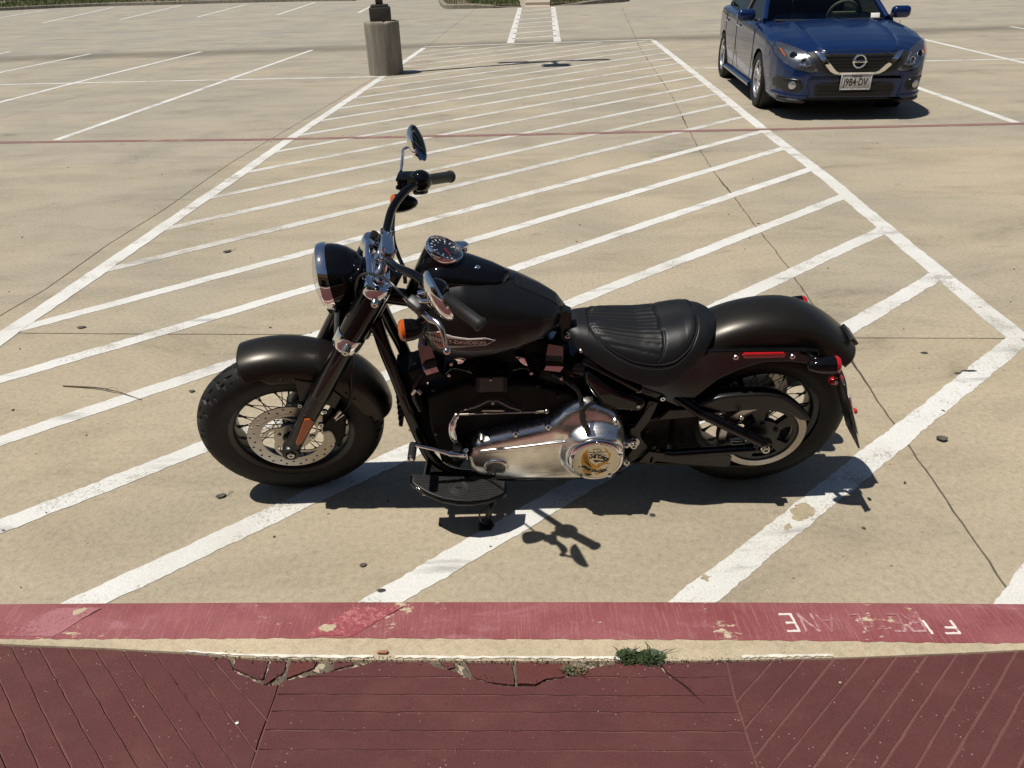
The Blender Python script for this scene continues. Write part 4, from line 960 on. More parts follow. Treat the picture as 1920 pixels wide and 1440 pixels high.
nd_ = D(222)
mk('gauge_needle', xf(join([rod((0, 0, .005), (.028 * math.cos(nd_), .028 * math.sin(nd_), .005), .0009, 6), mv(lathe([(0, 0), (.0022, 0), (.0022, .004), (0, .005)], 14), (0, 0, .003))]), GF), M_['red'], ga)
mk('gauge_glass', lat_at([(.052, .007), (.04, .0085), (0, .009)], gc, gd, 40), M_['gaugeglass'], ga)
P('filler_cap', lat_at([(0, 0), (.028, 0), (.030, .006), (.028, .018), (.02, .024), (0, .026)], L(862, 462, -.085) - np.array([0, 0, .012]), (0, -.15, 1), 28), 'chrome')
cbvh = BVHTree.FromPolygons([Vector(v.co) for v in con.data.vertices], [list(p.vertices) for p in con.data.polygons])
def hit(px, py, tree):
    h = tree.ray_cast(Vector((CAM - BO) @ BM), Vector(ray(px, py) @ BM).normalized()); return (np.array(h[0]), np.array(h[1])) if h[0] is not None else (L(px, py, .02), np.array([0, .3, 1.]))
hp_, hn_ = hit(895.5, 501.5, cbvh); hn_ = hn_ if hn_[2] > 0 else -hn_
P('console_screw', lat_at([(0, -.002), (.0082, -.002), (.0075, .003), (.005, .005), (0, .006)], hp_, hn_, 18), 'chrome')
P('strap_screw', lat_at([(0, 0), (.007, 0), (.005, .004), (0, .005)], L(1052.5, 587, .0) + np.array([0, 0, .004]), (-.5, .1, 1), 16), 'chrome')
sv_ = []
for x in np.linspace(.83, .668, 40):
    zt = max(ti(x, TT), .755 if x > .69 else .0) + .0045 if x > .70 else ti(.70, TT) + .0045 - (.70 - x) * 1.5
    for y in (-.036, -.032, -.012, .012, .032, .036): sv_.append((x, y, zt - (.006 if abs(y) > .034 else 0) - y * y * 2))
P('tank_strap', flip(grid(sv_, 40, 6)), 'leather')
P('tank_mount', [pplate([(1042, 600), (1058, 582), (1072, 588), (1072, 622), (1062, 640), (1046, 640), (1048, 615)], .05, .04, .006), bolt(L(1064, 627, .052), .012, h=.010), lat_at([(0, 0), (.007, 0), (.0055, .006), (0, .008)], L(1064, 629, .062), (0, 1, 0), 14)], 'satin')
P('mount_bolt', [bolt(L(1064, 627, .056), .0085, h=.012, sock=False)], 'chrome')
# ---------------- seat
SX = [.676, .664, .64, .60, .55, .50, .44, .38, .32, .27, .23, .205, .192, .188]
SW = [.030, .066, .092, .115, .136, .154, .168, .174, .168, .148, .115, .080, .045, .015]
SB = [.712, .700, .682, .654, .628, .606, .588, .582, .602, .640, .684, .708, .716, .718]
STP = [.722, .730, .735, .735, .730, .724, .719, .722, .735, .743, .737, .727, .722, .721]
_mc = {}
def mono(xq, a):
    if id(a) not in _mc: _mc[id(a)] = _mono(a)
    xx, y = _mc[id(a)]; return np.interp(-xq, xx, y)
def _mono(a):
    xx = np.linspace(SX[0], SX[-1], 200); y = np.interp(-xx, [-q for q in SX], a); k = np.exp(-np.linspace(-2, 2, 15) ** 2); k /= k.sum()
    yp = np.r_[2 * y[0] - y[7:0:-1], y, 2 * y[-1] - y[-2:-9:-1]]; return -xx, np.convolve(yp, k, 'valid')
loop_px = [(1098, 583), (1100, 596), (1105, 610), (1116, 626), (1133, 646), (1155, 663), (1180, 676), (1205, 683), (1232, 685.5), (1252, 683), (1270, 676), (1288, 660), (1300, 641), (1307, 618), (1306, 596), (1300, 580)]
div_px = [(1226, 580), (1236, 600), (1243, 622), (1246, 645), (1243, 666), (1234, 684)]
def seat_z(x, s):
    w_, zb, zt = float(mono(x, SW)), float(mono(x, SB)), float(mono(x, STP)); s = min(1, abs(s))
    dish = -.010 * math.exp(-(s / .38) ** 2) * (1 if .3 < x < .6 else .3)
    return zb + (zt - zb + .004 + dish) * max(0, 1 - s ** 3.1) ** .62
loopxy = []
def seat_mesh(disp):
    nx, ny = 190, 121; V = []
    q = np.linspace(0, 1, nx); xs_ = SX[0] + (SX[-1] - SX[0]) * (q - .06 * np.sin(2 * PI * q) / PI)
    XY = [(x, float(mono(x, SW)) * s, s) for x in xs_ for s in (math.sin((j / (ny - 1) - .5) * PI) for j in range(ny))]
    ins_ = pip([q[:2] for q in XY], loopxy) if loopxy else [False] * len(XY)
    for (x, y, s), k in zip(XY, ins_): V.append((x, y, seat_z(x, s) + disp(x, y, bool(k))))
    g_ = grid(V, nx, ny)
    for x in xs_: V.append((x, 0, float(mono(x, SB)) - .004))
    return flip((np.array(V), g_[1]))
sm0 = seat_mesh(lambda x, y, k: 0); bv = BVHTree.FromPolygons([Vector(v) for v in sm0[0]], sm0[1])
def on_seat(px, py):
    o = (CAM - BO) @ BM; d = ray(px, py) @ BM; h = bv.ray_cast(Vector(o), Vector(d).normalized()); return np.array(h[0]) if h[0] is not None else None
lp_ = [p for p in (on_seat(*q) for q in loop_px) if p is not None]
dv_ = [p for p in (on_seat(*q) for q in div_px) if p is not None]
lp_ = [p for p in lp_ if p[1] > .012]
ring_ = [np.array([p[0], p[1]]) for p in lp_]; 
ring_ = cr(ring_, 6); loopxy = [tuple(p) for p in ring_] + [(p[0], -p[1]) for p in ring_[::-1]]
LPA = np.array(loopxy); divx = sorted([(abs(p[1]), p[0]) for p in dv_])
dvx = lambda y: float(np.interp(abs(y), [a for a, _ in divx], [b2 for _, b2 in divx]))
LX0, LX1 = LPA[:, 0].min(), LPA[:, 0].max()
def seat_disp(x, y, ins):
    d2 = np.min((LPA[:, 0] - x) ** 2 + (LPA[:, 1] - y) ** 2); dd = math.sqrt(d2)
    o_ = -.0045 * math.exp(-(dd / .0045) ** 2)
    if ins:
        o_ += .006 * min(1, dd / .02) ** .6
        xd = dvx(y); o_ -= .0055 * math.exp(-((x - xd) / .0045) ** 2)
        if x > xd:
            k = 1 - .35 * (x - xd) / .25; u = y / (.0215 * max(.5, k)); u -= round(u); e = min(1, (x - xd) / .012) * min(1, dd / .012)
            o_ += e * (.0026 * (1 - (2 * u) ** 2) - .0026 - .0010 * math.exp(-((abs(u) - .5) / .06) ** 2))
    return o_
seat = P('seat', seat_mesh(seat_disp), 'leather', ang=75)
def on_z(p): 
    w_ = float(mono(p[0], SW)); return (p[0], p[1], seat_z(p[0], p[1] / w_) + .0015)
mk('piping', [tube([on_z(p) for p in loopxy], .0022, 8, True), tube([on_z(p) for p in cr([np.array((x, y)) for y, x in divx] , 5)], .0024, 8), tube([on_z((p[0], -p[1])) for p in cr([np.array((x, y)) for y, x in divx], 5)], .0024, 8)], M_['leather'], seat)
stv = []
P_ = resamp([tuple(p) for p in ring_], 120)
for i in range(119):
    a, b2 = P_[i], P_[i + 1]; n_ = np.array([-(b2 - a)[1], (b2 - a)[0]]); n_ /= np.linalg.norm(n_)
    if n_ @ (a - np.array([.42, 0])) < 0: n_ = -n_
    stv.append(tube([on_z(a + n_ * .0062), on_z(a * .45 + b2 * .55 + n_ * .0062)], .0006, 5))
M_['thread'] = pbr('grey_thread', (.05, .05, .052), .6)
mk('stitch', stv, M_['thread'], seat, kind='stuff')
P('seat_pan', [rod(L(1094, 676, .115), L(1200, 730, .125), .013, 14), rod(L(1094, 676, .115) * [1, -1, 1], L(1200, 730, .125) * [1, -1, 1], .013, 14), boxat((.45, 0, .585), (.42, .20, .04), .01)], 'gloss')

# ---------------- frame, swing arm
for s in (1, -1):
    q = lambda p, s=s: np.array([p[0], p[1] * s, p[2]])
    P('frame_tube', tube(cr([q(v) for v in (L(704, 600, .05), L(722, 655, .07), L(744, 708, .085), L(765, 765, .09), L(790, 825, .095), L(812, 862, .10), L(850, 888, .11), (.90, .12, .145), (.62, .125, .150), (.47, .125, .175))], 5), .0215, 14), 'gloss')
P('oil_cooler', [pplate([(742, 700), (772, 700), (812, 800), (822, 845), (805, 850), (782, 810)], .062, .124, .008)] + [pplate([(738 + k * 1.0, 705 + k * 10), (744 + k * 1., 705 + k * 10), (746 + k * 1., 710 + k * 10), (740 + k * 1., 710 + k * 10)], .062, .12, .001) for k in range(10)], 'wrinkle')
P('frame_backbone', tube(cr([(1.23, 0, .84), (1.05, 0, .80), (.85, 0, .73), (.66, 0, .66)], 5), .028, 14), 'gloss')
P('neck_cable', tube(cr([L(690, 600, .10), L(697, 617, .09), L(712, 640, .09), L(733, 683, .10), L(756, 740, .105)], 5), .006, 8), 'plastic')
P('front_brake_hose', tube(cr([LS(663, 645, .06), LS(660, 690, .088), LS(658.5, 735, .095), LS(652, 762, .100), LS(634, 779, .108)], 6), .0038, 8), 'plastic', steer=True)
gus = [(1216, 751), (1235, 755), (1217.8, 791.7), (1201, 811), (1202, 821), (1215.7, 838.9), (1217, 847), (1195.6, 860), (1166, 879), (1170, 862), (1184, 846), (1188, 838), (1181, 811), (1181.7, 804), (1198, 797)]
gsp = P('frame_gusset', pplate(gus, .132, .022, .004), 'satin'); P('frame_gusset', mir(pplate(gus, .132, .022, .004)), 'satin')
mk('gusset_rib', [pplate([(1220, 757), (1226, 759), (1206, 799), (1196, 804), (1189, 803)], .1345, .005, .002)], M_['satin'], gsp)
P('pivot_nut', [hexn(L(1187, 829, .134), .0185, h=.014), lat_at([(0, 0), (.022, 0), (.022, .003), (0, .003)], L(1187, 829, .132), (0, 1, 0), 24), lat_at([(0, 0), (.010, 0), (.010, .024), (.006, .024), (.0055, .016), (0, .016)], L(1187, 829, .134), (0, 1, 0), 18)], 'steel')
P('gusset_bolt', [bolt(L(1226, 837, .136), .007), bolt(L(1233, 843, .136), .007), bolt(L(1214, 807, .13), .005)], 'satin')
up_ = pplate([(1180, 690), (1230, 735), (1300, 768), (1330, 760), (1330, 780), (1260, 770)], .06, .1, .01)
for s in (1, -1):
    q = lambda p, s=s: np.array([p[0], p[1] * s, p[2]])
    P('swing_arm', [tube([q(L(1262, 741, .105)), q(L(1310, 772, .145)), q(L(1318, 776, .15)), q(L(1434, 832, .162))], [.017, .017, .018, .0195], 16), tube([q(L(1232, 848, .115)), q(L(1262, 851, .15)), q(L(1434, 839, .162))], [.015, .0165, .0175], 16)], 'gloss')
ae = L(1432, 834, .165)
P('axle_plate', [mv(xf(plate([[(.030 * math.cos(a) * (1.25 if math.cos(a) > 0 else 1), .024 * math.sin(a)) for a in np.linspace(0, 2 * PI, 32, endpoint=False)]], .022, .005, 3), MY), ae - np.array([0, .004, 0])), mv(xf(plate([circ2((0, 0), .030, 32, .024), circ2((0, 0), .024, 32, .018)], .012, .002, 2), MY), ae + np.array([.0, .008, 0]))], 'gloss')
P('axle_nut', [hexn(ae + np.array([0, .008, 0]), .0165, h=.014), lat_at([(0, .02), (.012, .02), (.012, .030), (.0075, .030), (.007, .020), (0, .020)], ae, (0, 1, 0), 20)], 'steel')
P('adjuster_bolt', [bolt(L(1390, 782, .165), .008), bolt(L(1399, 823, .16), .007), bolt(L(1326, 788, .14), .006)], 'steel')
P('belt_guard', [pplate([(1306, 764), (1330, 752), (1354, 744.5), (1390, 741), (1427, 739.5), (1450, 741), (1470, 746), (1493, 760), (1510, 775), (1519, 786), (1517, 790), (1500, 789), (1479, 777), (1447, 770), (1400, 771), (1358, 775), (1335, 770)], .142, .046, .008, L, 3)], 'satin')
P('debris_guard', [pplate([(1198, 867), (1217, 847), (1248, 850.7), (1258, 856), (1360, 852), (1372, 857), (1369, 872), (1361, 876), (1287, 871), (1231, 865), (1223, 870.5)], .146, .006, .0015, L, 0, [[(1219, 861), (1223, 856), (1225, 857), (1222, 868), (1219, 868)]])], 'satin')
P('drive_belt', [pplate([(1170, 800), (1236, 782), (1255, 768), (1300, 767), (1420, 764), (1420, 768), (1300, 778), (1237, 788)], .128, .024, .001), pplate([(1180, 866), (1420, 874), (1420, 878), (1180, 870)], .128, .024, .001)], 'rubber')
M_['dusty'] = pbr('dusty_black_plastic', (.045, .044, .041), .6, 0, var=.3, vscale=40)
P('belt_shield', pplate([(1235, 788), (1255, 770), (1300, 768), (1318, 780)], .133, .004, .001), 'dusty')
P('inner_fender', [xf(grid([(r_ * math.cos(a), y, r_ * math.sin(a)) for a in np.linspace(D(28), D(-20), 24) for r_, y in ((.36, .09), (.375, .05), (.378, 0), (.375, -.05), (.36, -.09))], 24, 5), T4(RC))], 'satin')
P('shock_cover', [boxat((.40, 0, .40), (.09, .17, .26), .02), boxat((.41, 0, .285), (.22, .18, .23), .02)], 'wrinkle')
P('muffler', [lat_at([(0, 0), (.030, 0), (.044, .10), (.046, .5), (.043, .62), (.03, .63), (.03, .55)], (.28, -.19, .27), (-.98, -.05, .06), 28), lat_at([(0, 0), (.030, 0), (.044, .10), (.046, .42), (.043, .5), (.03, .51)], (.38, -.17, .19), (-.99, -.03, .04), 28)], 'satin')
P('air_box', boxat((.86, -.01, .655), (.34, .17, .09), .02), 'wrinkle')
P('exhaust_pipe', [tube(cr([(1.0, -.08, .56), (1.09, -.13, .50), (1.10, -.165, .36), (1.0, -.175, .23), (.7, -.175, .20), (.38, -.17, .19)], 6), .024, 14), tube(cr([(.68, -.08, .56), (.60, -.14, .48), (.50, -.18, .34), (.28, -.19, .27)], 6), .024, 14)], 'satin')
P('rear_caliper', [boxat((.10, -.092, .44), (.09, .05, .10), .015), boxat((.13, -.09, .36), (.05, .03, .12), .01)], 'satin')
P('front_caliper', [pplate([(614, 787), (622, 776), (640, 773), (650, 790), (648, 815), (640, 836), (628, 838), (622, 826), (605, 812), (604, 798)], .106, .055, .01, LS), boxat(LS(640, 776, .1), (.03, .03, .03), .006)], 'wrinkle', steer=True)
kid = [(606, 812), (612, 808.5), (619, 809), (624, 814), (629, 825), (627, 831.5), (619, 833.5), (615, 829), (613, 822), (607, 818)]
bdg2 = P('caliper_badge', pplate(kid, .1105, .005, .0012, LS, 4), 'white', steer=True)
kin = [(608, 813), (613, 810), (618, 810.5), (622.5, 815), (627, 825), (625.5, 830), (619.5, 832), (616.5, 828), (614.5, 821), (609, 816.5)]
mk('badge_face', pplate(kin, .1115, .003, .0008, LS, 4), M_['disc'], bdg2, steer=True)
P('brake_union', [rod(LS(628, 783, .108), LS(640, 770, .112), .006, 12), rod(LS(630, 787, .11), LS(645, 776, .112), .0045, 10)], 'steel', steer=True)

# ---------------- engine
P('crankcase', [pplate([(800, 745), (870, 720), (1000, 720), (1080, 740), (1095, 775), (1060, 800), (880, 850), (862, 880), (828, 868), (805, 800)], .108, .19, .012), boxat((.63, 0, .36), (.26, .2, .24), .02)], 'wrinkle')
for nm_, sg in (('front', 1), ('rear', -1)):
    a = D(24.5) * sg; ax_ = np.array([math.sin(a), 0, math.cos(a)]); o0 = np.array([.845, 0, .30])
    pr = [(0, .10), (.07, .10)]
    for k in range(16):
        h = .13 + k * .0098; pr += [(.071, h), (.0985, h + .001), (.0985, h + .0035), (.071, h + .0055)]
    pr += [(.07, .30), (0, .30)]
    P('cylinder', lat_at(pr, o0, ax_, 40), 'wrinkle')
    hd_ = [boxat(o0 + ax_ * (.305 + .0105 * k), (.17, .185 - .002 * k, .0055), .002, frame((0, 0, 0), ax_)) for k in range(5)]
    P('cylinder_head', hd_ + [boxat(o0 + ax_ * .325, (.13, .15, .06), .01, frame((0, 0, 0), ax_))], 'wrinkle')
def chamfer(c, sx_, sy_, sz_, tilt):
    o_ = [(-sx_ / 2, -sz_ * .5), (-sx_ * .30, -sz_ * .72), (sx_ * .5, -sz_ * .72), (sx_ * .62, -sz_ * .1), (sx_ * .5, sz_ * .45), (-sx_ * .45, sz_ * .45)]
    return o_
def rocker(pts_top, pts_mid, pts_low, lat):
    # three facets: upper sloping face, vertical band, lower face cut under
    A = [L(x, y, lat - .034) for x, y in pts_top]; B = [L(x, y, lat - .030) for x, y in pts_mid]; C_ = [L(x, y, lat) for x, y in pts_low[:2]]; E_ = [L(x, y, lat - .001) for x, y in pts_low[2:]]
    f_ = np.array(A + B + C_ + E_); bk = f_ * [1, 0, 1] + np.array([0, lat - .11, 0]); n = len(f_)
    V = np.vstack([f_, bk]); F = [(0, 2, 3, 1), (2, 4, 5, 3), (4, 6, 7, 5), (0, 1, 1 + n, n), (6, 6 + n, 7 + n, 7), (0, n, 2 + n, 2), (2, 2 + n, 4 + n, 4), (4, 4 + n, 6 + n, 6), (1, 3, 3 + n, 1 + n), (3, 5, 5 + n, 3 + n), (5, 7, 7 + n, 5 + n)]
    return (V, F)
P('rocker_cover', rocker([(783, 650), (806, 648)], [(791, 684.5), (819, 677.5)], [(794, 695), (819, 688), (800, 703.5), (823, 696.5)], .135), 'darkchrome', ang=10)
P('rocker_cover', rocker([(1028, 645), (1056, 650)], [(1022, 676), (1056, 679)], [(1024, 686), (1057, 687.5), (1020, 694), (1050, 697.5)], .135), 'darkchrome', ang=10)
for px_, sg in ((800, .41), (1040, -.41)): P('rocker_base', boxat(L(px_, 683, .05), (.10, .11, .07), .01, frame((0, 0, 0), (sg, 0, .91))), 'wrinkle')
P('intake_cover', pplate([(848, 672), (874, 672), (868, 682), (858, 684), (857, 678)], .10, .02, .003), 'chrome')
P('intake_cover', pplate([(965, 668), (985, 672), (990, 688), (980, 684)], .10, .02, .003), 'chrome')
fc = [pplate([(897, 708), (946, 706), (944, 718), (946, 735), (897, 737), (899, 722)], .128, .03, .005)]
for k in range(9):
    for (xa, xb) in ((892, 899), (944, 951)): fc.append(pplate([(xa, 709 + 3.1 * k), (xb, 709 + 3.1 * k), (xb, 710.6 + 3.1 * k), (xa, 710.6 + 3.1 * k)], .126, .03, .0003))
P('finned_cover', fc, 'satin')
P('plug_wire', tube(cr([L(955, 700, .11), L(968, 692, .125), L(985, 690, .125), L(1000, 700, .11)], 5), .004, 8), 'gloss')
P('plug_wire', tube(cr([L(888, 700, .11), L(872, 694, .125), L(850, 690, .125), L(836, 700, .11)], 5), .004, 8), 'gloss')
P('vent_hose', tube(cr([L(790, 700, .10), L(778, 722, .115), L(776, 745, .118), L(788, 770, .11)], 5), .007, 10), 'plastic')
P('wiring_sleeve', tube(cr([L(1035, 700, .11), L(1062, 715, .12), L(1085, 735, .125), L(1092, 765, .13)], 5), .008, 10), 'satin')
P('hose_fitting', [rod(L(774, 738, .12), L(781, 729, .124), .008, 12), rod(L(783, 731, .12), L(790, 738, .125), .007, 12)], 'steel')
for x_, y_ in ((846, 681), (996, 698), (842, 702), (1052, 708), (812, 730), (1008, 722), (817, 812), (1046, 742)): P('engine_bolt', bolt(L(x_, y_, .118), .0062, h=.008), 'satin' if x_ in (812, 1008, 1046) else 'steel')
P('cover_screw', [bolt(L(920, 711, .129), .004), bolt(L(924, 755, .129), .0055)], 'steel')
P('knock_bracket', [tube([L(863, 772, .12), L(895, 762, .124), L(915, 752, .126), L(933, 752, .126), L(955, 763, .124), L(977, 770, .12)], .0032, 8)], 'disc')
P('name_strip', pplate([(902, 772), (905, 769), (943, 769), (947, 772)], .118, .004, .001), 'disc')
P('horn_disc', lat_at([(0, 0), (.018, 0), (.016, .006), (0, .006)], L(826, 770, .10), (0, 1, 0), 24), 'wrinkle')
P('shift_rod', [rod(L(860, 777.5, .16), L(1010, 772, .15), .0028, 10), rod(L(862, 777.5, .16), L(879, 776.8, .16), .0048, 10), rod(L(1004, 772.2, .15), L(1020, 771.6, .15), .0048, 10), mv(ball(.009), L(1025, 771, .145)), mv(ball(.0105), L(856, 779, .16))], 'disc')
P('shift_arm', [tube(cr([L(856, 779, .165), L(849, 793, .172), L(847, 808, .175), L(851, 822, .175), L(857, 834, .17)], 5), [.010] * 5 + [.0125] * 11 + [.010] * 5, 12)], 'chrome')
P('shift_pivot', [rod(L(858, 833, .12), L(858, 838, .19), .016, 18), boxat(L(862, 846, .15), (.05, .06, .04), .008)], 'satin')
P('shift_lever', [tube(cr([L(872, 855, .20), L(858, 852, .215), L(840, 850, .22), L(828, 846.5, .225), L(805, 840, .232), L(778, 834, .24)], 5), [.012] * 4 + [.0105] * 6 + [.0075] * 6 + [.0068] * 10, 12), mv(ball(.013), L(869, 853, .205)), mv(ball(.009), L(873, 844, .19))], 'chrome')
pg = L(775, 833, .215)
pgr = [(0, 0), (.0125, 0)]
for k in range(9): pgr += [(.0135, .004 + k * .0065), (.0135, .0075 + k * .0065), (.0122, .0085 + k * .0065)]
pgr += [(.0135, .066), (.011, .070), (0, .070)]
P('shift_peg', lat_at(pgr, pg, (0, 1, .02), 22), 'grip')
P('peg_screw', lat_at([(0, 0), (.0068, 0), (.006, .003), (0, .0035)], pg + np.array([0, .069, .0014]), (0, 1, .02), 16), 'steel')
# primary cover
po = [(877, 852), (876, 866), (880, 880), (890, 890), (905, 896), (930, 899), (1000, 901), (1060, 901), (1092, 901), (1130, 896), (1158, 884), (1171, 864), (1174, 838), (1171, 806), (1160, 788), (1143, 776), (1118, 768), (1092, 768), (1068, 776), (1046, 790), (1028, 801), (1000, 808), (930, 822), (892, 833)]
dcn = L(1117, 860, .205); dcn = np.array([dcn[0], 0, dcn[2]])
pout = np.array([tuple(p) for p in cr([np.array(q) for q in px2(po, .165)], 4, True)])
def seg_dist(x, y):
    a = pout; b2 = np.roll(pout, -1, 0); d = b2 - a; t = np.clip(((x - a[:, 0]) * d[:, 0] + (y - a[:, 1]) * d[:, 1]) / (d ** 2).sum(1), 0, 1)
    return float(np.sqrt(((a + d * t[:, None] - [x, y]) ** 2).sum(1).min()))
RBx = [L(x, y, .18)[[0, 2]] for x, y in ((1040, 797), (1092, 770), (1150, 785), (1168, 812), (1120, 818), (1060, 822))]
def p_face(x, z):
    d = seg_dist(x, z); Rr = .030; q = min(1, d / Rr); y = .142 + .034 * math.sqrt(max(0, 1 - (1 - q) ** 2)) - .75 * (z - .255) ** 2
    r = math.hypot(x - dcn[0], z - dcn[2]); k = max(0, min(1, (.125 - r) / .034)); y = max(y, y + (.200 - y) * (k * k * (3 - 2 * k)) * min(1, d / .012))
    u = (x - .50) / .22; ridge = math.exp(-((z - (.385 + .02 * (x - .6))) / .022) ** 2) * max(0, min(1, (.72 - x) / .05)) * max(0, min(1, d / .03)); y += .010 * ridge
    return y
_pc = {}
def p_faceM(x, z):
    k = (round(x, 5), round(z, 5))
    if k not in _pc: _pc[k] = p_face(x, z)
    return (x, _pc[k], z)
pvt = region([tuple(p) for p in pout], (), .0048)
pm = P('primary_cover', flip(solid(pvt, lambda x, z: (x, .095, z), p_faceM)), 'alu', ang=70)
mk('clutch_rim', lat_at([(.0975, .190), (.0965, .198), (.0955, .204), (.094, .2065), (0, .2065)], dcn, (0, 1, 0), 72), M_['alu'], pm, ang=60)
oc = L(931, 875, .176)
sc_ = np.eye(4); sc_[0, 0] = 1.0; sc_[1, 1] = .86
mk('oval_cover', [xf(xf(lathe([(.052, -.016), (.047, -.006), (.043, .001), (.040, .006), (.034, .0085), (.030, .008), (0, .0075)], 56), sc_), frame(oc, (0, 1, 0)))], M_['alu'], pm, ang=60)
mk('raised_rib', [pplate([(902, 846), (960, 840), (1056, 829), (1058, 834), (960, 847), (902, 853)], .1785, .012, .005, L, 3, (), 4), pplate([(962, 884), (1058, 884), (1060, 888), (962, 889)], .1745, .010, .004, L, 3, (), 4)], M_['alu'], pm, ang=60)
for x, y in ((904, 821.5), (967, 809), (1028, 796), (1153, 786), (1174, 829), (1174, 863), (892, 893)):
    c = L(x, y, .140); lg = mk('cover_lug', lat_at([(.014, -.03), (.0125, .012), (.010, .016), (0, .016)], c, (0, 1, 0), 20), M_['alu'], pm)
    P('cover_bolt', bolt(c + np.array([0, .016, 0]), .0062, h=.008), 'chrome')
P('cable_clip', [pplate([(1087, 769), (1094, 766), (1100, 790), (1102, 800), (1094, 806), (1087, 790)], .198, .02, .003), pplate([(1094, 802), (1104, 800), (1108, 811), (1098, 814)], .200, .012, .002), tube(cr([L(1092, 772, .18), L(1100, 762, .15), L(1120, 750, .12)], 5), .007, 8)], 'plastic')
# derby cover: chrome rim, polished medallion, gold eagle and print
Y0 = .206
dcov = P('derby_cover', lat_at([(0, Y0), (.0930, Y0), (.0942, Y0 + .003), (.0935, Y0 + .006), (.086, Y0 + .012), (.0815, Y0 + .0125), (.0805, Y0 + .010), (0, Y0 + .010)], dcn, (0, 1, 0), 80), 'chrome', ang=50)
DF = np.eye(4); DF[:3, 0] = (-1, 0, 0); DF[:3, 1] = (0, 0, 1); DF[:3, 2] = (0, 1, 0); DF[:3, 3] = dcn + np.array([0, Y0 + .0105, 0])     # X towards the rear (picture right), Y up, Z out
mk('medallion', xf(lathe([(0, .002), (.0785, .002), (.080, .0)], 72), DF), M_['ivory'], dcov)
dbl = []
for k in range(5):
    a = PI / 2 + k * 2 * PI / 5; dbl.append(xf(mv(lathe([(.0075, -.002), (.0075, .003), (.0055, .005), (.003, .005), (.0028, .001), (0, .001)], 16), (.083 * math.cos(a), .083 * math.sin(a), .002)), DF))
mk('cover_screw', dbl, M_['chrome'], dcov)
def dpoly(pts, z0=.002, th=.0008):           # picture units: medallion zoomed, centre (910,885), radius 520 x 350
    return xf(mv(plate([[((x - 905) / 545 * .0785, -(y - 890) / 335 * .0785) for x, y in pts]], th, 0), (0, 0, z0 + th / 2)), DF)
wing = [[(700, 640), (640, 690), (590, 730), (560, 800), (560, 850), (555, 900), (585, 945), (660, 960), (760, 1000), (840, 1040), (920, 1050), (960, 1000), (880, 960), (820, 930), (770, 890), (735, 840), (715, 780), (700, 720)],
        [(1075, 620), (1110, 640), (1160, 680), (1190, 730), (1230, 740), (1225, 790), (1195, 880), (1160, 930), (1090, 960), (1020, 985), (960, 1000), (930, 960), (980, 935), (1080, 915), (1150, 900), (1185, 840), (1185, 780), (1160, 720), (1110, 670)],
        [(590, 1050), (660, 1040), (740, 1060), (810, 1080), (815, 1120), (720, 1130), (640, 1110)]]
mk('eagle', [dpoly(p_) for p_ in wing] + [dpoly([(900, 1130), (960, 1125), (1090, 1105), (1080, 1125), (960, 1155), (905, 1160)], .002, .0005)], M_['gold'], dcov, smooth=False)
M_['palegold'] = pbr('pale_gold_enamel', (.75, .55, .18), .3, .4)
mk('eagle_head', dpoly([(920, 1035), (940, 1000), (985, 990), (1020, 1020), (1040, 1050), (1010, 1045), (985, 1060), (940, 1060)], .0029), M_['palegold'], dcov, smooth=False)
ft = []
for k in range(7):
    t = k / 6; x0, y0 = 575 + 12 * k, 760 + 10 * k
    ft.append(dpoly([(590 + 14 * k, 750 - 4 * k), (594 + 14 * k, 748 - 4 * k), (640 + 16 * k, 880 + 6 * k), (740 + 14 * k, 965 + 7 * k), (735 + 14 * k, 968 + 7 * k), (634 + 16 * k, 885 + 6 * k)], .0029, .0004))
ft.append(dpoly([(640, 1140), (700, 1130), (810, 1140), (820, 1160), (740, 1180)], .002)); ft.append(dpoly([(500, 1000), (525, 950), (530, 1000), (505, 1010)], .002))
for pts in ([(815, 640), (980, 640), (1015, 670), (1010, 690), (900, 690), (900, 683), (1000, 683), (1003, 672), (975, 648), (825, 648), (830, 690), (880, 710), (870, 716), (822, 695)], [(705, 695), (800, 705), (900, 715), (1060, 700), (1140, 700), (1140, 706), (1060, 708), (900, 724), (800, 713), (705, 703)], [(720, 745), (850, 738), (1000, 742), (1145, 775), (1145, 781), (1000, 750), (850, 746), (720, 752)], [(840, 855), (960, 865), (1100, 880), (1110, 895), (1080, 910), (1000, 890), (900, 905), (850, 885)], [(1050, 1055), (1130, 1045), (1190, 1005), (1195, 1010), (1135, 1052), (1050, 1062)], [(1150, 935), (1230, 940), (1230, 946), (1150, 942)]): ft.append(dpoly(pts, .0022, .0005))
def arc_letters(s, pts, size, bold=.0006):
    pth = np.array([((x - 905) / 545 * .0785, -(y - 890) / 335 * .0785) for x, y in pts]); pth = np.array(cr(list(pth), 8)); sl_ = np.r_[0, np.cumsum(np.linalg.norm(np.diff(pth, axis=0), axis=1))]; out = []
    for i, ch in enumerate(s):
        if ch == ' ': continue
        t = (i + .5) / len(s) * sl_[-1]; c = np.array([np.interp(t, sl_, pth[:, 0]), np.interp(t, sl_, pth[:, 1])]); c1_ = np.array([np.interp(t + 1e-3, sl_, pth[:, 0]), np.interp(t + 1e-3, sl_, pth[:, 1])]); d = c1_ - c; d /= np.linalg.norm(d)
        Mx = np.eye(4); Mx[:2, 0] = d; Mx[:2, 1] = (-d[1], d[0]); Mx[:2, 3] = c; Mx[2, 3] = .0032; Mx[0, :1] *= .9
        out.append(xf(xf(text(ch, size, .0006, bold=bold), Mx), DF))
    return out
mk('medallion_print', ft, M_['ink'], dcov, smooth=False)
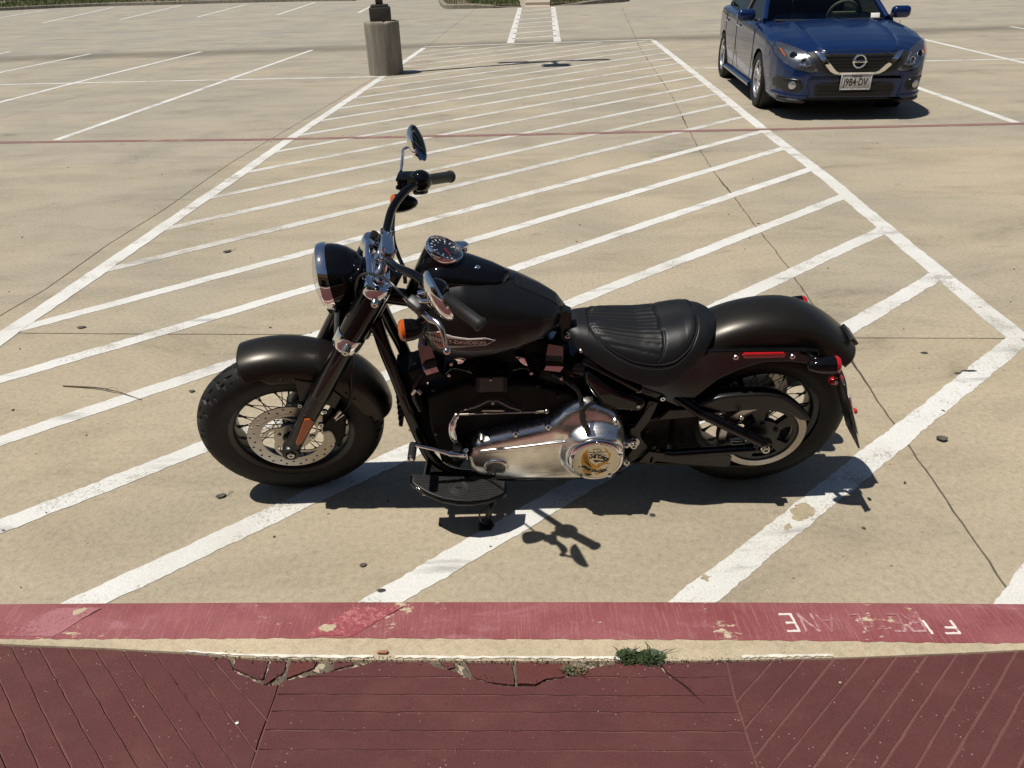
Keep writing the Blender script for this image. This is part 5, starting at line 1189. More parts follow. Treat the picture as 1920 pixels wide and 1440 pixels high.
mk('motto_lettering', arc_letters('LIVE TO RIDE', [(735, 800), (850, 792), (960, 798), (1060, 822), (1165, 870)], .0195), M_['ink'], dcov, smooth=False)
mk('name_lettering', arc_letters('HARLEY DAVIDSON', [(590, 975), (680, 1015), (780, 1055), (880, 1080), (980, 1088), (1080, 1082), (1150, 1070)], .0165), M_['ink'], dcov, smooth=False)
# side cover, foot board, stand
P('side_cover', [pplate([(1101, 700), (1095, 718), (1103, 730), (1118, 750), (1128, 763), (1157, 772), (1196, 775), (1209, 768), (1212, 756), (1190, 745), (1157, 733), (1123, 712)], .142, .06, .02, L, 3, (), 5)], 'gloss', ang=60)
P('side_cover_screw', [bolt(L(1197, 761, .146), .0065), bolt(L(1089, 657, .10), .006)], 'steel')
P('battery_side', [boxat((.47, 0, .50), (.24, .20, .16), .02)], 'wrinkle')
fbo = [(.872, .208), (.875, .262), (.885, .272), (.93, .302), (.985, .320), (1.036, .326), (1.09, .318), (1.14, .296), (1.188, .262), (1.198, .252), (1.200, .212)]
fz = lambda x: .205 + (x - .875) * .16
def fbp(off, z0, z1):
    o_ = np.array(fbo); c = o_.mean(0); d = o_ - c; l = np.linalg.norm(d, axis=1)[:, None]; o2 = c + d * (1 - off / l)
    v, f = plate([[tuple(p) for p in o2]], z1 - z0, min(.004, (z1 - z0) * .45), 3); v = np.array(v); v[:, 2] += (z0 + z1) / 2 + np.array([fz(x) for x in v[:, 0]]); return (v, f)
fb = P('footboard', fbp(0, -.014, 0), 'gloss')
mk('footboard_pad', [fbp(.008, -.002, .006)], M_['grip'], fb)
rb = []
for k in range(13):
    y = .219 + k * .0075; x_in = [x for x in np.linspace(.88, 1.194, 80) if pip([(x, y + .004)], fbo)[0] and pip([(x, y - .001)], fbo)[0]]
    if len(x_in) < 4: continue
    xa, xb = x_in[0] + .012, x_in[-1] - .012; ex = 1.035
    for (a, b2) in ((xa, ex - math.sqrt(max(0, .034 ** 2 - (y - .262) ** 2))), (ex + math.sqrt(max(0, .034 ** 2 - (y - .262) ** 2)), xb)):
        if b2 - a > .01: rb.append(tube([(a, y, fz(a) + .0065), (b2, y, fz(b2) + .0065)], .0019, 6))
mk('pad_rib', rb, M_['grip'], fb)
FBM = frame((1.035, .262, fz(1.035) + .006), (-.16, 0, 1))
mk('pad_emblem', [xf(plate([circ2((0, 0), .034, 40), circ2((0, 0), .030, 40)], .003, .0008, 1), FBM), xf(plate([circ2((0, 0), .026, 40), circ2((0, 0), .0235, 40)], .003, .0008, 1), FBM), xf(plate([[(-.018, -.006), (.018, -.006), (.022, 0), (.018, .006), (-.018, .006), (-.022, 0)]], .003, .0008, 1), FBM), xf(plate([[(-.008, -.018), (.008, -.018), (.012, 0), (.008, .018), (-.008, .018), (-.012, 0)]], .003, .0008, 1), FBM)], M_['grip'], fb)
P('footboard_arm', [rod((1.15, .10, .20), (1.15, .225, fz(1.15) - .012), .011, 12), rod((.92, .10, .17), (.92, .225, fz(.92) - .012), .011, 12), boxat((1.03, .17, .185), (.24, .06, .02), .006)], 'satin')
rbo = [mir(fbp(0, -.014, .006))]; P('footboard', rbo, 'satin')
ftg = (np.array(G(911, 986)) - BO) @ BM
st0 = L(927, 925, .215)
leg = [st0 + np.array([0, -.06, .05]), st0, L(921, 950, .255), ftg + BM.T @ np.array([0, 0, .012])]
P('kickstand', [tube(cr(leg, 5), .0105, 12), xf(mv(plate([[(-.022, -.030), (.018, -.028), (.030, -.004), (.018, .026), (-.012, .030), (-.026, .006)]], .008, .002), (0, 0, 0)), np.block([[BM.T, (ftg + BM.T @ np.array([0, 0, .0045]))[:, None]], [np.zeros((1, 3)), np.ones((1, 1))]])), tube(cr([L(920, 945, .25), L(905, 958, .29), L(899, 962, .30), L(903, 978, .30), ftg + BM.T @ np.array([.012, -.004, .010])], 5), .0032, 8), rod((.86, .12, .15), st0 + np.array([0, -.06, .05]), .014, 12)], 'satin')
# ================================================================== LAMP POST
lc = G(724.5, 138.5); lamp = thing('lamp_post', 'round concrete lamp post footing with dark steel base cover and pole', 'lamp post', tuple(lc))
def piermat():
    m, nt, b = new_mat('weathered_pier_concrete'); setp(b, (.30, .26, .20), .9, 0, spec=.2); v = objco(nt)
    base = mix(nt, noise(nt, v, 3, 6), (.31, .282, .228), (.20, .185, .15)); stq = ramp(nt, noise(nt, objco(nt, (7, 7, .7)), 1, 6, .65), [(.4, g(.68)), (.62, g(1.1))]); base = mix(nt, .85, base, stq, 'MULTIPLY')
    sp = ramp(nt, noise(nt, v, 60, 4, .7), [(.3, g(.75)), (.7, g(1.15))]); base = mix(nt, .7, base, sp, 'MULTIPLY'); lk(nt, base, b.inputs['Base Color']); bump(nt, b, noise(nt, v, 45, 5, .7), .4, .01); return m
M_['pier'] = piermat(); M_['bronze'] = pbr('dark_bronze_paint', (.045, .037, .032), .45, .2)
pv, pf = lathe([(.300, -.02), (.302, .02), (.300, .40), (.301, .80), (.298, .835), (.290, .845), (.27, .848), (0, .85)], 72)
pv = np.array(pv); ag = np.arctan2(pv[:, 1], pv[:, 0]); pv[:, :2] *= (1 + .006 * np.sin(ag * 3 + 1) + .004 * np.sin(ag * 11 + pv[:, 2] * 7))[:, None]
chip = np.exp(-((ag - (-1.2)) / .12) ** 2) * (pv[:, 2] > .82); pv[:, 2] -= chip * .02
mk('concrete_pier', (pv, pf), M_['pier'], lamp, ang=45)
mk('base_cover', [boxat((0.0, 0, .955), (.36, .36, .21), .02), boxat((0, 0, 1.075), (.30, .30, .05), .02)], M_['bronze'], lamp).rotation_euler = (0, 0, .12)
mk('pole', boxat((0, 0, 4.6), (.125, .125, 7.1), .012), M_['bronze'], lamp).rotation_euler = (0, 0, .12)
hz_ = 7.95; dd_ = -np.array([math.cos(SUN_AZ), math.sin(SUN_AZ)]); 
mk('lamp_arm', [boxat((0, 0, hz_), (2.0, .13, .09), .01), boxat((0, -.3, hz_), (.08, .6, .08), .01)], M_['bronze'], lamp)
for c in ((-.78, 0), (.78, 0), (0, -.62)):
    h = mk('lamp_head', boxat((c[0], c[1], hz_), (.56 if c[1] == 0 else .50, .22 if c[1] == 0 else .42, .12), .03), M_['bronze'], lamp)
    mk('lamp_glass', boxat((c[0], c[1], hz_ - .066), (.34, .16, .012), .004), M_['white'], h)

# ================================================================== CAR
CS = .967; cyaw = -.0985
cf = np.array([math.sin(cyaw), -math.cos(cyaw), 0]); cl_v = np.array([math.cos(cyaw), math.sin(cyaw), 0])
CMX = np.eye(4); CMX[:3, 0] = cf * CS; CMX[:3, 1] = cl_v * CS; CMX[2, 2] = CS; CMX[:3, 3] = (4.195, 11.225, 0)
car = thing('parked_car', 'dark blue sedan parked in the stall beside the hatched zone', 'car', M=CMX)
def carpaint():
    m, nt, b = new_mat('dark_blue_metallic_paint'); setp(b, (.0035, .0135, .08), .25, .15, coat=.6, coatr=.03, spec=.35); v = objco(nt)
    c = mix(nt, noise(nt, v, 900, 2), (.0012, .0105, .052), (.0026, .0190, .088)); lk(nt, c, b.inputs['Base Color']); return m
M_['blue'] = carpaint()
M_['carglass'] = None
M_['carglass'] = thin_glass('tinted_glass', (.42, .48, .47), 1.3); M_['darkglass'] = thin_glass('dark_tinted_glass', (.08, .10, .10), 1.3); M_['clear'] = thin_glass('clear_cover', (.92, .93, .95), 1.4)
M_['cabin'] = pbr('cabin_black', (.014, .014, .015), .6); M_['beige'] = pbr('beige_trim', (.33, .29, .22), .5)
M_['lampdark'] = pbr('lamp_housing', (.22, .225, .24), .22, .85); M_['alloy'] = pbr('alloy_wheel', (.55, .55, .56), .28, .9); M_['plate'] = pbr('plate_white', (.46, .45, .43), .45)
CT = np.array
# stations along the car: x, half width, height of shoulder, height of centre, half width at bottom, underside height
ST = [(2.44, .52, .55, .70, .56, .26), (2.425, .62, .56, .745, .64, .215), (2.39, .70, .60, .775, .71, .20), (2.30, .785, .665, .81, .79, .195), (2.15, .845, .745, .85, .84, .19), (1.95, .885, .82, .89, .87, .19), (1.65, .908, .875, .935, .895, .19), (1.30, .914, .91, .975, .90, .19), (1.0, .914, .93, 1.00, .90, .19), (.7, .914, .945, 1.0, .90, .19), (.2, .916, .965, 1.0, .90, .19), (-.4, .916, .985, 1.01, .90, .19), (-1.0, .915, 1.0, 1.02, .90, .19), (-1.5, .905, 1.01, 1.04, .89, .20), (-1.9, .88, 1.005, 1.06, .86, .22), (-2.2, .84, .97, 1.05, .82, .25), (-2.38, .76, .92, 1.0, .76, .28), (-2.43, .66, .80, .92, .66, .32)]
SA = np.array(ST)
def stn(x):
    r = [float(np.interp(-x, -SA[:, 0], SA[:, i])) for i in range(1, 6)]; return r
def csect(x):
    w_, hs_, hc_, wb_, ub = stn(x); H = []
    pts = [(0, hc_), (.30 * w_, hc_ - .004), (.50 * w_, hc_ - .010), (.545 * w_, hc_ + .010 * min(1, max(0, (2.42 - x) / .3)) * min(1, max(0, (x - .8) / .4)) - .008), (.60 * w_, hc_ - .25 * (hc_ - hs_) * .5 - .006), (.80 * w_, hc_ - .42 * (hc_ - hs_)), (.92 * w_, hs_ + .25 * (hc_ - hs_)), (.975 * w_, hs_ - .015), (.995 * w_, hs_ - .09), (w_, .5 * (hs_ + ub) + .09), (.992 * w_, .5 * (hs_ + ub) - .04), (wb_ * .985, ub + .14), (wb_ * .97, ub + .05), (wb_ * .93, ub)]
    P3 = cr([CT(p) for p in pts], 4); return [(x, y, z) for y, z in P3]
xs_c = np.r_[np.linspace(2.44, 2.15, 16)[:-1], np.linspace(2.15, -2.1, 150)[:-1], np.linspace(-2.1, -2.43, 14)]
rows = []
for x in xs_c:
    h = csect(x); rows.append([(a, -b2, c) for a, b2, c in h[::-1]] + h[1:])
nm_ = len(rows[0]); BV = np.array([p for r in rows for p in r]); bv_, bf_ = grid(BV, len(xs_c), nm_)
AW = [(1.39, .335), (-1.385, .335)]; AR = .365; keepf = []
for f in bf_:
    c = bv_[list(f)].mean(0); hit = any((c[0] - ax) ** 2 + (c[2] - az) ** 2 < AR ** 2 for ax, az in AW) and abs(c[1]) > .55 and c[2] < .72
    if not hit: keepf.append(f)
used = set(i for f in keepf for i in f)
for i in used:
    v = bv_[i]
    for ax, az in AW:
        d = math.hypot(v[0] - ax, v[2] - az)
        if abs(v[1]) > .55 and d < AR + .016 and d > 1e-6 and v[2] < .74: bv_[i, 0] = ax + (v[0] - ax) / d * AR; bv_[i, 2] = az + (v[2] - az) / d * AR
front_cap = tuple(range(nm_)); back_cap = tuple(reversed(range((len(xs_c) - 1) * nm_, len(xs_c) * nm_)))
body = mk('body', (bv_, keepf + [front_cap, back_cap]), M_['blue'], car, ang=42)
cbv = BVHTree.FromPolygons([Vector(v) for v in bv_], [list(f) for f in keepf + [front_cap, back_cap]])
def onfront(y, z, h=0.0):
    r = cbv.ray_cast(Vector((4, y, z)), Vector((-1, 0, 0)))
    if r[0] is None: return (2.2, y, z)
    n = r[1]; n = n if n.x > 0 else -n; p = r[0] + n * h; return tuple(p)
def fpatch(name, pts, mat, h, g_=.03, parent=car, symm=False, base=-.01):
    for s in ((1, -1) if symm else (1,)):
        q = [(a * s, b2) for a, b2 in pts]; d_ = dense(q, 4)
        mk(name, solid(region(d_, (), g_), lambda y, z: onfront(y, z, base), lambda y, z: onfront(y, z, h)), M_[mat], parent, ang=40)
def ftube(pts, r, h, n=8): return tube([onfront(y, z, h) for y, z in [tuple(p) for p in cr([CT(q) for q in pts], n)]], r, 8)
# grille with the V strip, slats, ring emblem
gr_ = [(-.44, .735), (.44, .735), (.40, .70), (.25, .545), (.22, .535), (-.22, .535), (-.25, .545), (-.40, .70)]
fpatch('grille', gr_, 'ink', .004)
fpatch('grille_surround', [(.49, .745), (.56, .742), (.50, .655), (.44, .565), (.30, .515), (.24, .515), (.30, .548)], 'ink', .006, symm=True)
for z in (.705, .672, .640, .608, .576): mk('grille_slat', ftube([(-.40 + (.735 - z) * .75, z), (0, z), (.40 - (.735 - z) * .75, z)], .008, .008), M_['satin'], car)
vs = []
for s in (1, -1): vs.append(solid(region(dense([(s * .50, .742), (s * .425, .738), (s * .235, .548), (s * .20, .535), (s * .19, .512), (s * .25, .520), (s * .30, .545)], 4), (), .03), lambda y, z: onfront(y, z, -.01), lambda y, z: onfront(y, z, .022)))
vs.append(solid(region(dense([(-.21, .535), (.21, .535), (.20, .510), (-.20, .510)], 6), (), .03), lambda y, z: onfront(y, z, -.01), lambda y, z: onfront(y, z, .022)))
mk('chrome_v_strip', vs, M_['chrome'], car, ang=40)
ep = CT(onfront(0, .655, .03))
emb = mk('emblem_ring', [tube([ep + CT((0, .066 * math.cos(a), .066 * math.sin(a))) for a in np.linspace(0, 2 * PI, 40, endpoint=False)], .0115, 10, True), boxat(ep, (.022, .165, .032), .006)], M_['chrome'], car)
tn = text('NISSAN', .030, .004, bold=.0008); mk('emblem_lettering', xf(tn, np.array([[0, 0, 1, ep[0] + .012], [1, 0, 0, ep[1]], [0, 1, 0, ep[2]], [0, 0, 0, 1.0]])), M_['ink'], emb, smooth=False)
# lamps
for s in (1, -1):
    hp = [(s * .44, .552), (s * .53, .537), (s * .67, .568), (s * .79, .63), (s * .86, .72), (s * .885, .82), (s * .81, .825), (s * .70, .795), (s * .58, .752), (s * .505, .665)]
    hl = mk('headlight', solid(region(dense(hp, 4), (), .025), lambda y, z: onfront(y, z, -.01), lambda y, z: onfront(y, z, .003)), M_['lampdark'], car, ang=40)
    c = CT(onfront(s * .705, .705, .004)); nrm_ = CT((.86, .5 * s, .12))
    mk('projector', [lat_at([(.036, -.01), (.047, .004), (.049, .012), (.044, .014), (.038, .004)], c, nrm_, 28)], M_['chrome'], hl); mk('projector_lens', lat_at([(.036, .002), (.025, .012), (0, .017)], c, nrm_, 24), M_['darkglass'], hl)
    c = CT(onfront(s * .60, .655, .004)); mk('lamp_cup', lat_at([(.0, 0), (.03, .002), (.036, .012)], c, (.95, .3 * s, .1), 20), M_['chrome'], hl)
    mk('light_bar', solid(region(dense([(s * .515, .607), (s * .565, .592), (s * .65, .615), (s * .64, .632), (s * .57, .61), (s * .53, .625), (s * .60, .72), (s * .585, .728)], 3), (), .03), lambda y, z: onfront(y, z, -.005), lambda y, z: onfront(y, z, .009)), M_['alloy'], hl, ang=40)
    mk('side_marker', solid(region(dense([(s * .775, .685), (s * .80, .712), (s * .83, .775), (s * .81, .765), (s * .785, .715)], 3), (), .02), lambda y, z: onfront(y, z, -.005), lambda y, z: onfront(y, z, .008)), M_['amber'], hl, ang=40)
    mk('headlight_cover', solid(region(dense(hp, 4), (), .03), lambda y, z: onfront(y, z, .012), lambda y, z: onfront(y, z, .02)), M_['clear'], hl, ang=40)
    fg = [(s * .565, .375), (s * .60, .435), (s * .70, .462), (s * .82, .475), (s * .855, .44), (s * .845, .36), (s * .73, .325), (s * .61, .335)]
    fo = mk('fog_light_pocket', solid(region(dense(fg, 4), (), .03), lambda y, z: onfront(y, z, -.01), lambda y, z: onfront(y, z, .004)), M_['ink'], car, ang=40)
    c = CT(onfront(s * .69, .395, .006)); mk('fog_light', lat_at([(.04, -.005), (.043, .008), (.038, .01), (.03, .012), (0, .015)], c, (.9, .4 * s, 0), 24), M_['alloy'], fo)
    mk('fog_bezel', ftube([(s * .60, .36), (s * .60, .42), (s * .64, .455), (s * .78, .462)], .007, .006), M_['satin'], fo)
# lower intake, lip, plate
fpatch('lower_intake', [(-.46, .385), (-.40, .43), (.40, .43), (.46, .385), (.43, .275), (-.43, .275)], 'ink', .004)
for z in (.315, .40): mk('intake_slat', ftube([(-.43, z), (0, z), (.43, z)], .010, .010), M_['satin'], car)
lipz = [(-.80, .235), (-.62, .225), (-.40, .215), (0, .212), (.40, .215), (.62, .225), (.80, .235)]
mk('front_lip', [tube([CT(onfront(y, z + .03, .0)) * [1, 1, 0] + CT((.008, 0, z)) for y, z in [tuple(p) for p in cr([CT(q) for q in lipz], 6)]], .024, 10)], M_['ink'], car)
for s in (1, -1): mk('bumper_blade', solid(region(dense([(s * .50, .235), (s * .83, .275), (s * .84, .30), (s * .66, .285), (s * .50, .285)], 4), (), .03), lambda y, z: onfront(y, z, -.01), lambda y, z: onfront(y, z, .028)), M_['blue'], car, ang=50)
pc_ = CT(onfront(0, .435, 0)); PX = pc_[0] + .03
pl = mk('number_plate', boxat((PX, 0, .435), (.014, .335, .17), .005), M_['plate'], car)
PMx = lambda y, z: np.array([[0, 0, 1, PX + .0075], [1, 0, 0, y], [0, 1, 0, z], [0, 0, 0, 1.0]])
mk('plate_lettering', [xf(xf(text('J9B4·DV', .098, .002, bold=.0012), np.diag([.80, 1.15, 1, 1])), PMx(-.005, .430)), xf(text('TEXAS', .036, .002, bold=.0014, space=1.15), PMx(0, .497))], M_['ink'], pl, smooth=False)
mk('plate_frame', [boxat((PX + .004, 0, .435 + .082 * s), (.016, .34, .012), .003) for s in (1, -1)] + [boxat((PX + .004, .166 * s, .435), (.016, .012, .17), .003) for s in (1, -1)], M_['plate'], pl)
# seams between bonnet, wings and bumper; crisp edge over the lamps
for s in (1, -1): mk('bumper_seam', ftube([(s * .86, .82), (s * .885, .74), (s * .89, .66)], .0035, .001), M_['ink'], car)
for s in (1, -1): mk('bumper_crease', ftube([(s * .47, .545), (s * .50, .50), (s * .54, .42), (s * .50, .30)], .012, -.004), M_['blue'], car)
mk('bonnet_edge', ftube([(-.50, .752), (-.3, .760), (0, .763), (.3, .760), (.50, .752)], .0045, .001), M_['ink'], car)
# bonnet lines, sills
for s in (1, -1): mk('bonnet_gap', tube([(x, s * y, stn(x)[2] - .42 * (stn(x)[2] - stn(x)[1]) + .001) for x, y in [(q, .795 * stn(q)[0]) for q in np.linspace(2.25, 1.05, 30)]], .0018, 6), M_['ink'], car)
# greenhouse
def gsec(x):
    base_w = np.interp(-x, [-1.02, -.6, 0, 1.0, 1.7, 2.05], [.74, .80, .82, .82, .78, .70]); top = np.interp(-x, [-1.02, -.85, -.55, -.25, .05, .4, .8, 1.2, 1.6, 2.05], [.995, 1.09, 1.24, 1.36, 1.435, 1.47, 1.465, 1.41, 1.28, 1.05])
    return base_w, top
wsb = [(1.02 - .16 * abs(y / .76) ** 2.2, y, .990) for y in np.linspace(-.76, .76, 25)]; wst = [(.13 - .09 * abs(y / .57) ** 2, y, 1.415 - .02 * abs(y / .57) ** 2) for y in np.linspace(-.57, .57, 25)]
gw = []
for t in np.linspace(0, 1, 10): gw += [tuple(CT(a) * (1 - t) + CT(b2) * t + CT((0.02, 0, .03)) * math.sin(PI * t)) for a, b2 in zip(wsb, wst)]
mk('windscreen', grid(gw, 10, 25), M_['carglass'], car)
roof = []
for x in np.linspace(.14, -1.25, 24):
    z0 = np.interp(-x, [-.14, 0, .3, .7, 1.25], [1.415, 1.44, 1.468, 1.465, 1.40])
    for y in np.linspace(-1, 1, 17): roof.append((x - .09 * y * y * (x > .0), .575 * y, z0 - .03 * abs(y) ** 2.5))
mk('roof', flip(grid(roof, 24, 17)), M_['blue'], car)
bkg = []
for t in np.linspace(0, 1, 8):
    for y in np.linspace(-1, 1, 17): bkg.append((-1.25 - .78 * t, (.57 + .13 * t) * y, 1.40 - .34 * t ** 1.3 - .03 * abs(y) ** 2.5))
mk('rear_window', flip(grid(bkg, 8, 17)), M_['darkglass'], car)
mk('cowl', [boxat((.97, 0, .985), (.16, 1.34, .02), .006)], M_['ink'], car)
for s in (1, -1):
    mk('pillar', [tube(cr([(.86, s * .775, .985), (.60, s * .72, 1.14), (.30, s * .645, 1.31), (.05, s * .585, 1.405), (-.3, s * .572, 1.445), (-.8, s * .57, 1.45), (-1.25, s * .575, 1.385), (-1.75, s * .67, 1.16), (-1.95, s * .72, 1.04)], 5), .036, 10)], M_['blue'], car)
    mk('pillar', [tube([(-.30, s * .80, .99), (-.42, s * .585, 1.42)], .032, 8)], M_['ink'], car)
    sw_ = []
    top_ = cr([CT((.84, 1.0)), CT((.58, 1.14)), CT((.29, 1.30)), CT((.05, 1.395)), CT((-.4, 1.43)), CT((-.9, 1.42)), CT((-1.3, 1.35)), CT((-1.8, 1.08))], 4)
    for x, zt in [tuple(p) for p in top_]:
        wb = .80; wt_ = .80 - (zt - .98) / .45 * .22
        for t in np.linspace(0, 1, 5): sw_.append((x, s * (wb * (1 - t) + wt_ * t), .975 * (1 - t) + zt * t))
    mk('side_window', grid(sw_, len(top_), 5), M_['darkglass'], car)
    mk('window_trim', tube([(x, s * .81, .985) for x in np.linspace(.8, -1.8, 12)], .009, 6), M_['chrome'], car)
    mk('belt_panel', grid([(x, s * y, z) for x in np.linspace(.95, -1.95, 30) for y, z in ((.92 * stn(x)[0], stn(x)[1] + .005), (.82, .985))], 30, 2), M_['blue'], car)
    mr = mk('wing_mirror', [boxat((.70, s * .995, 1.04), (.14, .235, .145), .055, None, 6)], M_['blue'], car, ang=80)
    mk('mirror_arm', [rod((.74, s * .84, .985), (.71, s * .95, 1.015), .03, 10)], M_['ink'], mr); mk('mirror_face', boxat((.635, s * 1.0, 1.037), (.03, .18, .11), .01), M_['mirror_glass'], mr)
    mk('door_line', [tube([(x0 + .03 * math.sin(3 * t), s * (stn(x0)[0] + .001), .26 + t * .70) for t in np.linspace(0, 1, 8)], .004, 6) for x0 in (.95, -.32, -1.25)], M_['ink'], car)
    mk('sill', tube([(x, s * .895, .215) for x in np.linspace(.98, -.98, 10)], .035, 10), M_['blue'], car)
    for x in (-.12, -1.12): mk('door_handle', [boxat((x, s * .925, .86), (.19, .03, .032), .012)], M_['chrome'], car)
    for ax, az in AW:
        mk('wheel_well', [xf(lathe([(.37, -.16), (.37, .16), (.0, .16)], 40), np.block([[np.array([[1, 0, 0], [0, 0, -s], [0, s * 1.0, 0]]), np.array([[ax], [s * .72], [az]])], [np.zeros((1, 3)), np.ones((1, 1))]]))], M_['ink'], car)
        WM = np.array([[1, 0, 0, ax], [0, 0, s, s * .80], [0, -s, 0, az], [0, 0, 0, 1.0]]) if s > 0 else np.array([[1, 0, 0, ax], [0, 0, -1, -.80], [0, 1, 0, az], [0, 0, 0, 1.0]])
        wl = mk('wheel', xf(lathe([(.232, -.10), (.236, .088), (.228, .094), (.218, .085), (.212, .05)], 56), WM), M_['alloy'], car)
        mk('tyre', xf(lathe([(.225, -.108), (.29, -.112), (.322, -.098), (.334, -.06), (.335, 0), (.334, .06), (.322, .098), (.29, .110), (.245, .106), (.232, .096)], 64), WM), M_['rubber'], wl)
        sp_ = []
        for k in range(5):
            for o_ in (-.20, .20):
                a = 2 * PI * k / 5 + .3; p0 = (.05 * math.cos(a + o_ * .6), .05 * math.sin(a + o_ * .6)); p1 = (.222 * math.cos(a + o_ * 1.25), .222 * math.sin(a + o_ * 1.25)); d = CT(p1) - CT(p0); d /= np.linalg.norm(d); n = CT((-d[1], d[0]))
                sp_.append(mv(plate([[tuple(CT(p0) + n * .013), tuple(CT(p1) + n * .019), tuple(CT(p1) - n * .019), tuple(CT(p0) - n * .013)]], .03, .006, 1), (0, 0, .062)))
        mk('spoke', xf(join(sp_), WM), M_['alloy'], wl); mk('wheel_cap', xf(lathe([(.062, .04), (.058, .078), (.03, .086), (0, .087)], 28), WM), M_['alloy'], wl)
        mk('dark_barrel', xf(lathe([(.215, .06), (.20, -.02), (0, -.03)], 36), WM), M_['ink'], wl)
# cabin
mk('dashboard', [boxat((.62, 0, .93), (.62, 1.40, .10), .04), boxat((.40, .37, .985), (.16, .36, .08), .03)], M_['cabin'], car)
mk('cabin_floor', boxat((-.4, 0, .55), (2.6, 1.3, .10), .02), M_['cabin'], car)
for x, y in ((-.35, .37), (-.35, -.37), (-1.2, .35), (-1.2, -.35)):
    mk('car_seat', [boxat((x - .15, y, .98), (.16, .5, .62), .06, frame((0, 0, 0), (-.2, 0, 1))), boxat((x - .22, y, 1.28), (.1, .24, .18), .04)], M_['cabin'], car)
swc = CT((.30, .37, 1.005)); swd = CT((-.85, 0, .5)); SWF = frame(swc, swd, (0, 1, 0))
mk('steering_wheel', [xf(tube([(.185 * math.cos(a), .185 * math.sin(a), 0) for a in np.linspace(0, 2 * PI, 40, endpoint=False)], .019, 10, True), SWF), xf(boxat((0, 0, 0), (.34, .06, .03), .01), SWF)], M_['beige'], car)
mk('parking_sticker', [boxat((.93, .60, 1.015), (.002, .11, .07), .001, frame((0, 0, 0), (-.4, 0, .92)))], M_['white'], car)
mk('underbody', boxat((0, 0, .27), (4.3, 1.5, .14), .03), M_['ink'], car)

# ================================================================== ISLANDS beyond the aisle
def island(name, front, back_y, label_=None):
    Fr = np.array([G(*p)[:2] for p in front]); Fr = resamp(Fr, 60); rows_ = []
    for i, p in enumerate(Fr):
        h = .15
        if name == 'mid':
            pass
        rows_ += [(p[0], p[1], -.05), (p[0], p[1], h * HT(i / 59, name) + .002), (p[0], p[1] + .02, (h + .012) * HT(i / 59, name) + .002), (p[0], p[1] + .16, (h + .012) * HT(i / 59, name) + .002), (p[0], p[1] + .17, 0)]
    k = mk('island_kerb', flip(grid(rows_, 60, 5)), M_['walk'], kind='structure'); return Fr
def HT(t, nme):
    if nme == 'midl': return 1 - .95 * sstep(t, .78, 1)
    if nme == 'midr': return .05 + .95 * sstep(t, 0, .35)
    return 1
M_['soil'] = pbr('dry_soil', (.17, .125, .08), .95, 0, var=.35, vscale=3, bmp=.5, bscale=30)
def gmat():
    m, nt, b = new_mat('grass_blades'); setp(b, (.06, .10, .025), .6, 0, spec=.3); oi = nd(nt, 'ShaderNodeTexCoord'); c = mix(nt, ramp(nt, noise(nt, oi.outputs['Object'], 1.1, 4), [(.35, g(0)), (.65, g(1))]), (.045, .085, .018), (.105, .120, .040)); c2 = mix(nt, ramp(nt, noise(nt, oi.outputs['Object'], 37, 2), [(.5, g(0)), (.72, g(.6))]), c, (.16, .135, .065)); lk(nt, c2, b.inputs['Base Color']); return m
M_['grass'] = gmat()
def leafmat(name, c1, c2):
    m, nt, b = new_mat(name); setp(b, c1, .5, 0, spec=.35); tc = nd(nt, 'ShaderNodeTexCoord'); c = mix(nt, ramp(nt, noise(nt, tc.outputs['Object'], 60, 2), [(.35, g(0)), (.65, g(1))]), c1, c2); lk(nt, c, b.inputs['Base Color']); return m
M_['leaf'] = leafmat('shrub_leaf', (.035, .055, .018), (.07, .095, .03)); M_['weed'] = leafmat('weed_leaf', (.030, .050, .020), (.058, .080, .034)); M_['succ'] = leafmat('pale_weed_leaf', (.10, .11, .06), (.16, .11, .07)); M_['twig'] = pbr('twig_bark', (.075, .050, .034), .8, 0, var=.4, bmp=.4); M_['dryleaf'] = pbr('dry_leaf', (.085, .072, .06), .75, 0, var=.4)
def blades(poly, n, hmin, hmax, wd, name, label_, dens_fn=None):
    p = np.array(poly); X = NR.uniform(p[:, 0].min(), p[:, 0].max(), n * 3); Y = NR.uniform(p[:, 1].min(), p[:, 1].max(), n * 3); ok = pip(np.c_[X, Y], poly); V = []; F = []
    for x, y in zip(X[ok][:n], Y[ok][:n]):
        if dens_fn and R.random() > dens_fn(x, y): continue
        a = R.uniform(0, 2 * PI); h = R.uniform(hmin, hmax); lx, ly = math.cos(a), math.sin(a); l = h * R.uniform(.1, .8); i = len(V)
        V += [(x - ly * wd, y + lx * wd, .10), (x + ly * wd, y - lx * wd, .10), (x + lx * l, y + ly * l, .12 + h)]; F.append((i, i + 1, i + 2))
    mk(name, (np.array(V), F), M_['grass'], smooth=False, kind='stuff', label=label_)
def clump(x, y): return .25 + .75 * (math.sin(x * 1.3) * math.sin(y * .9 + x * .4) > -.25)
fl = island('l', [(826, 4), (829, 14), (840, 17), (880, 16.5), (925, 14), (960, 12), (981, 13)], 40) if False else None
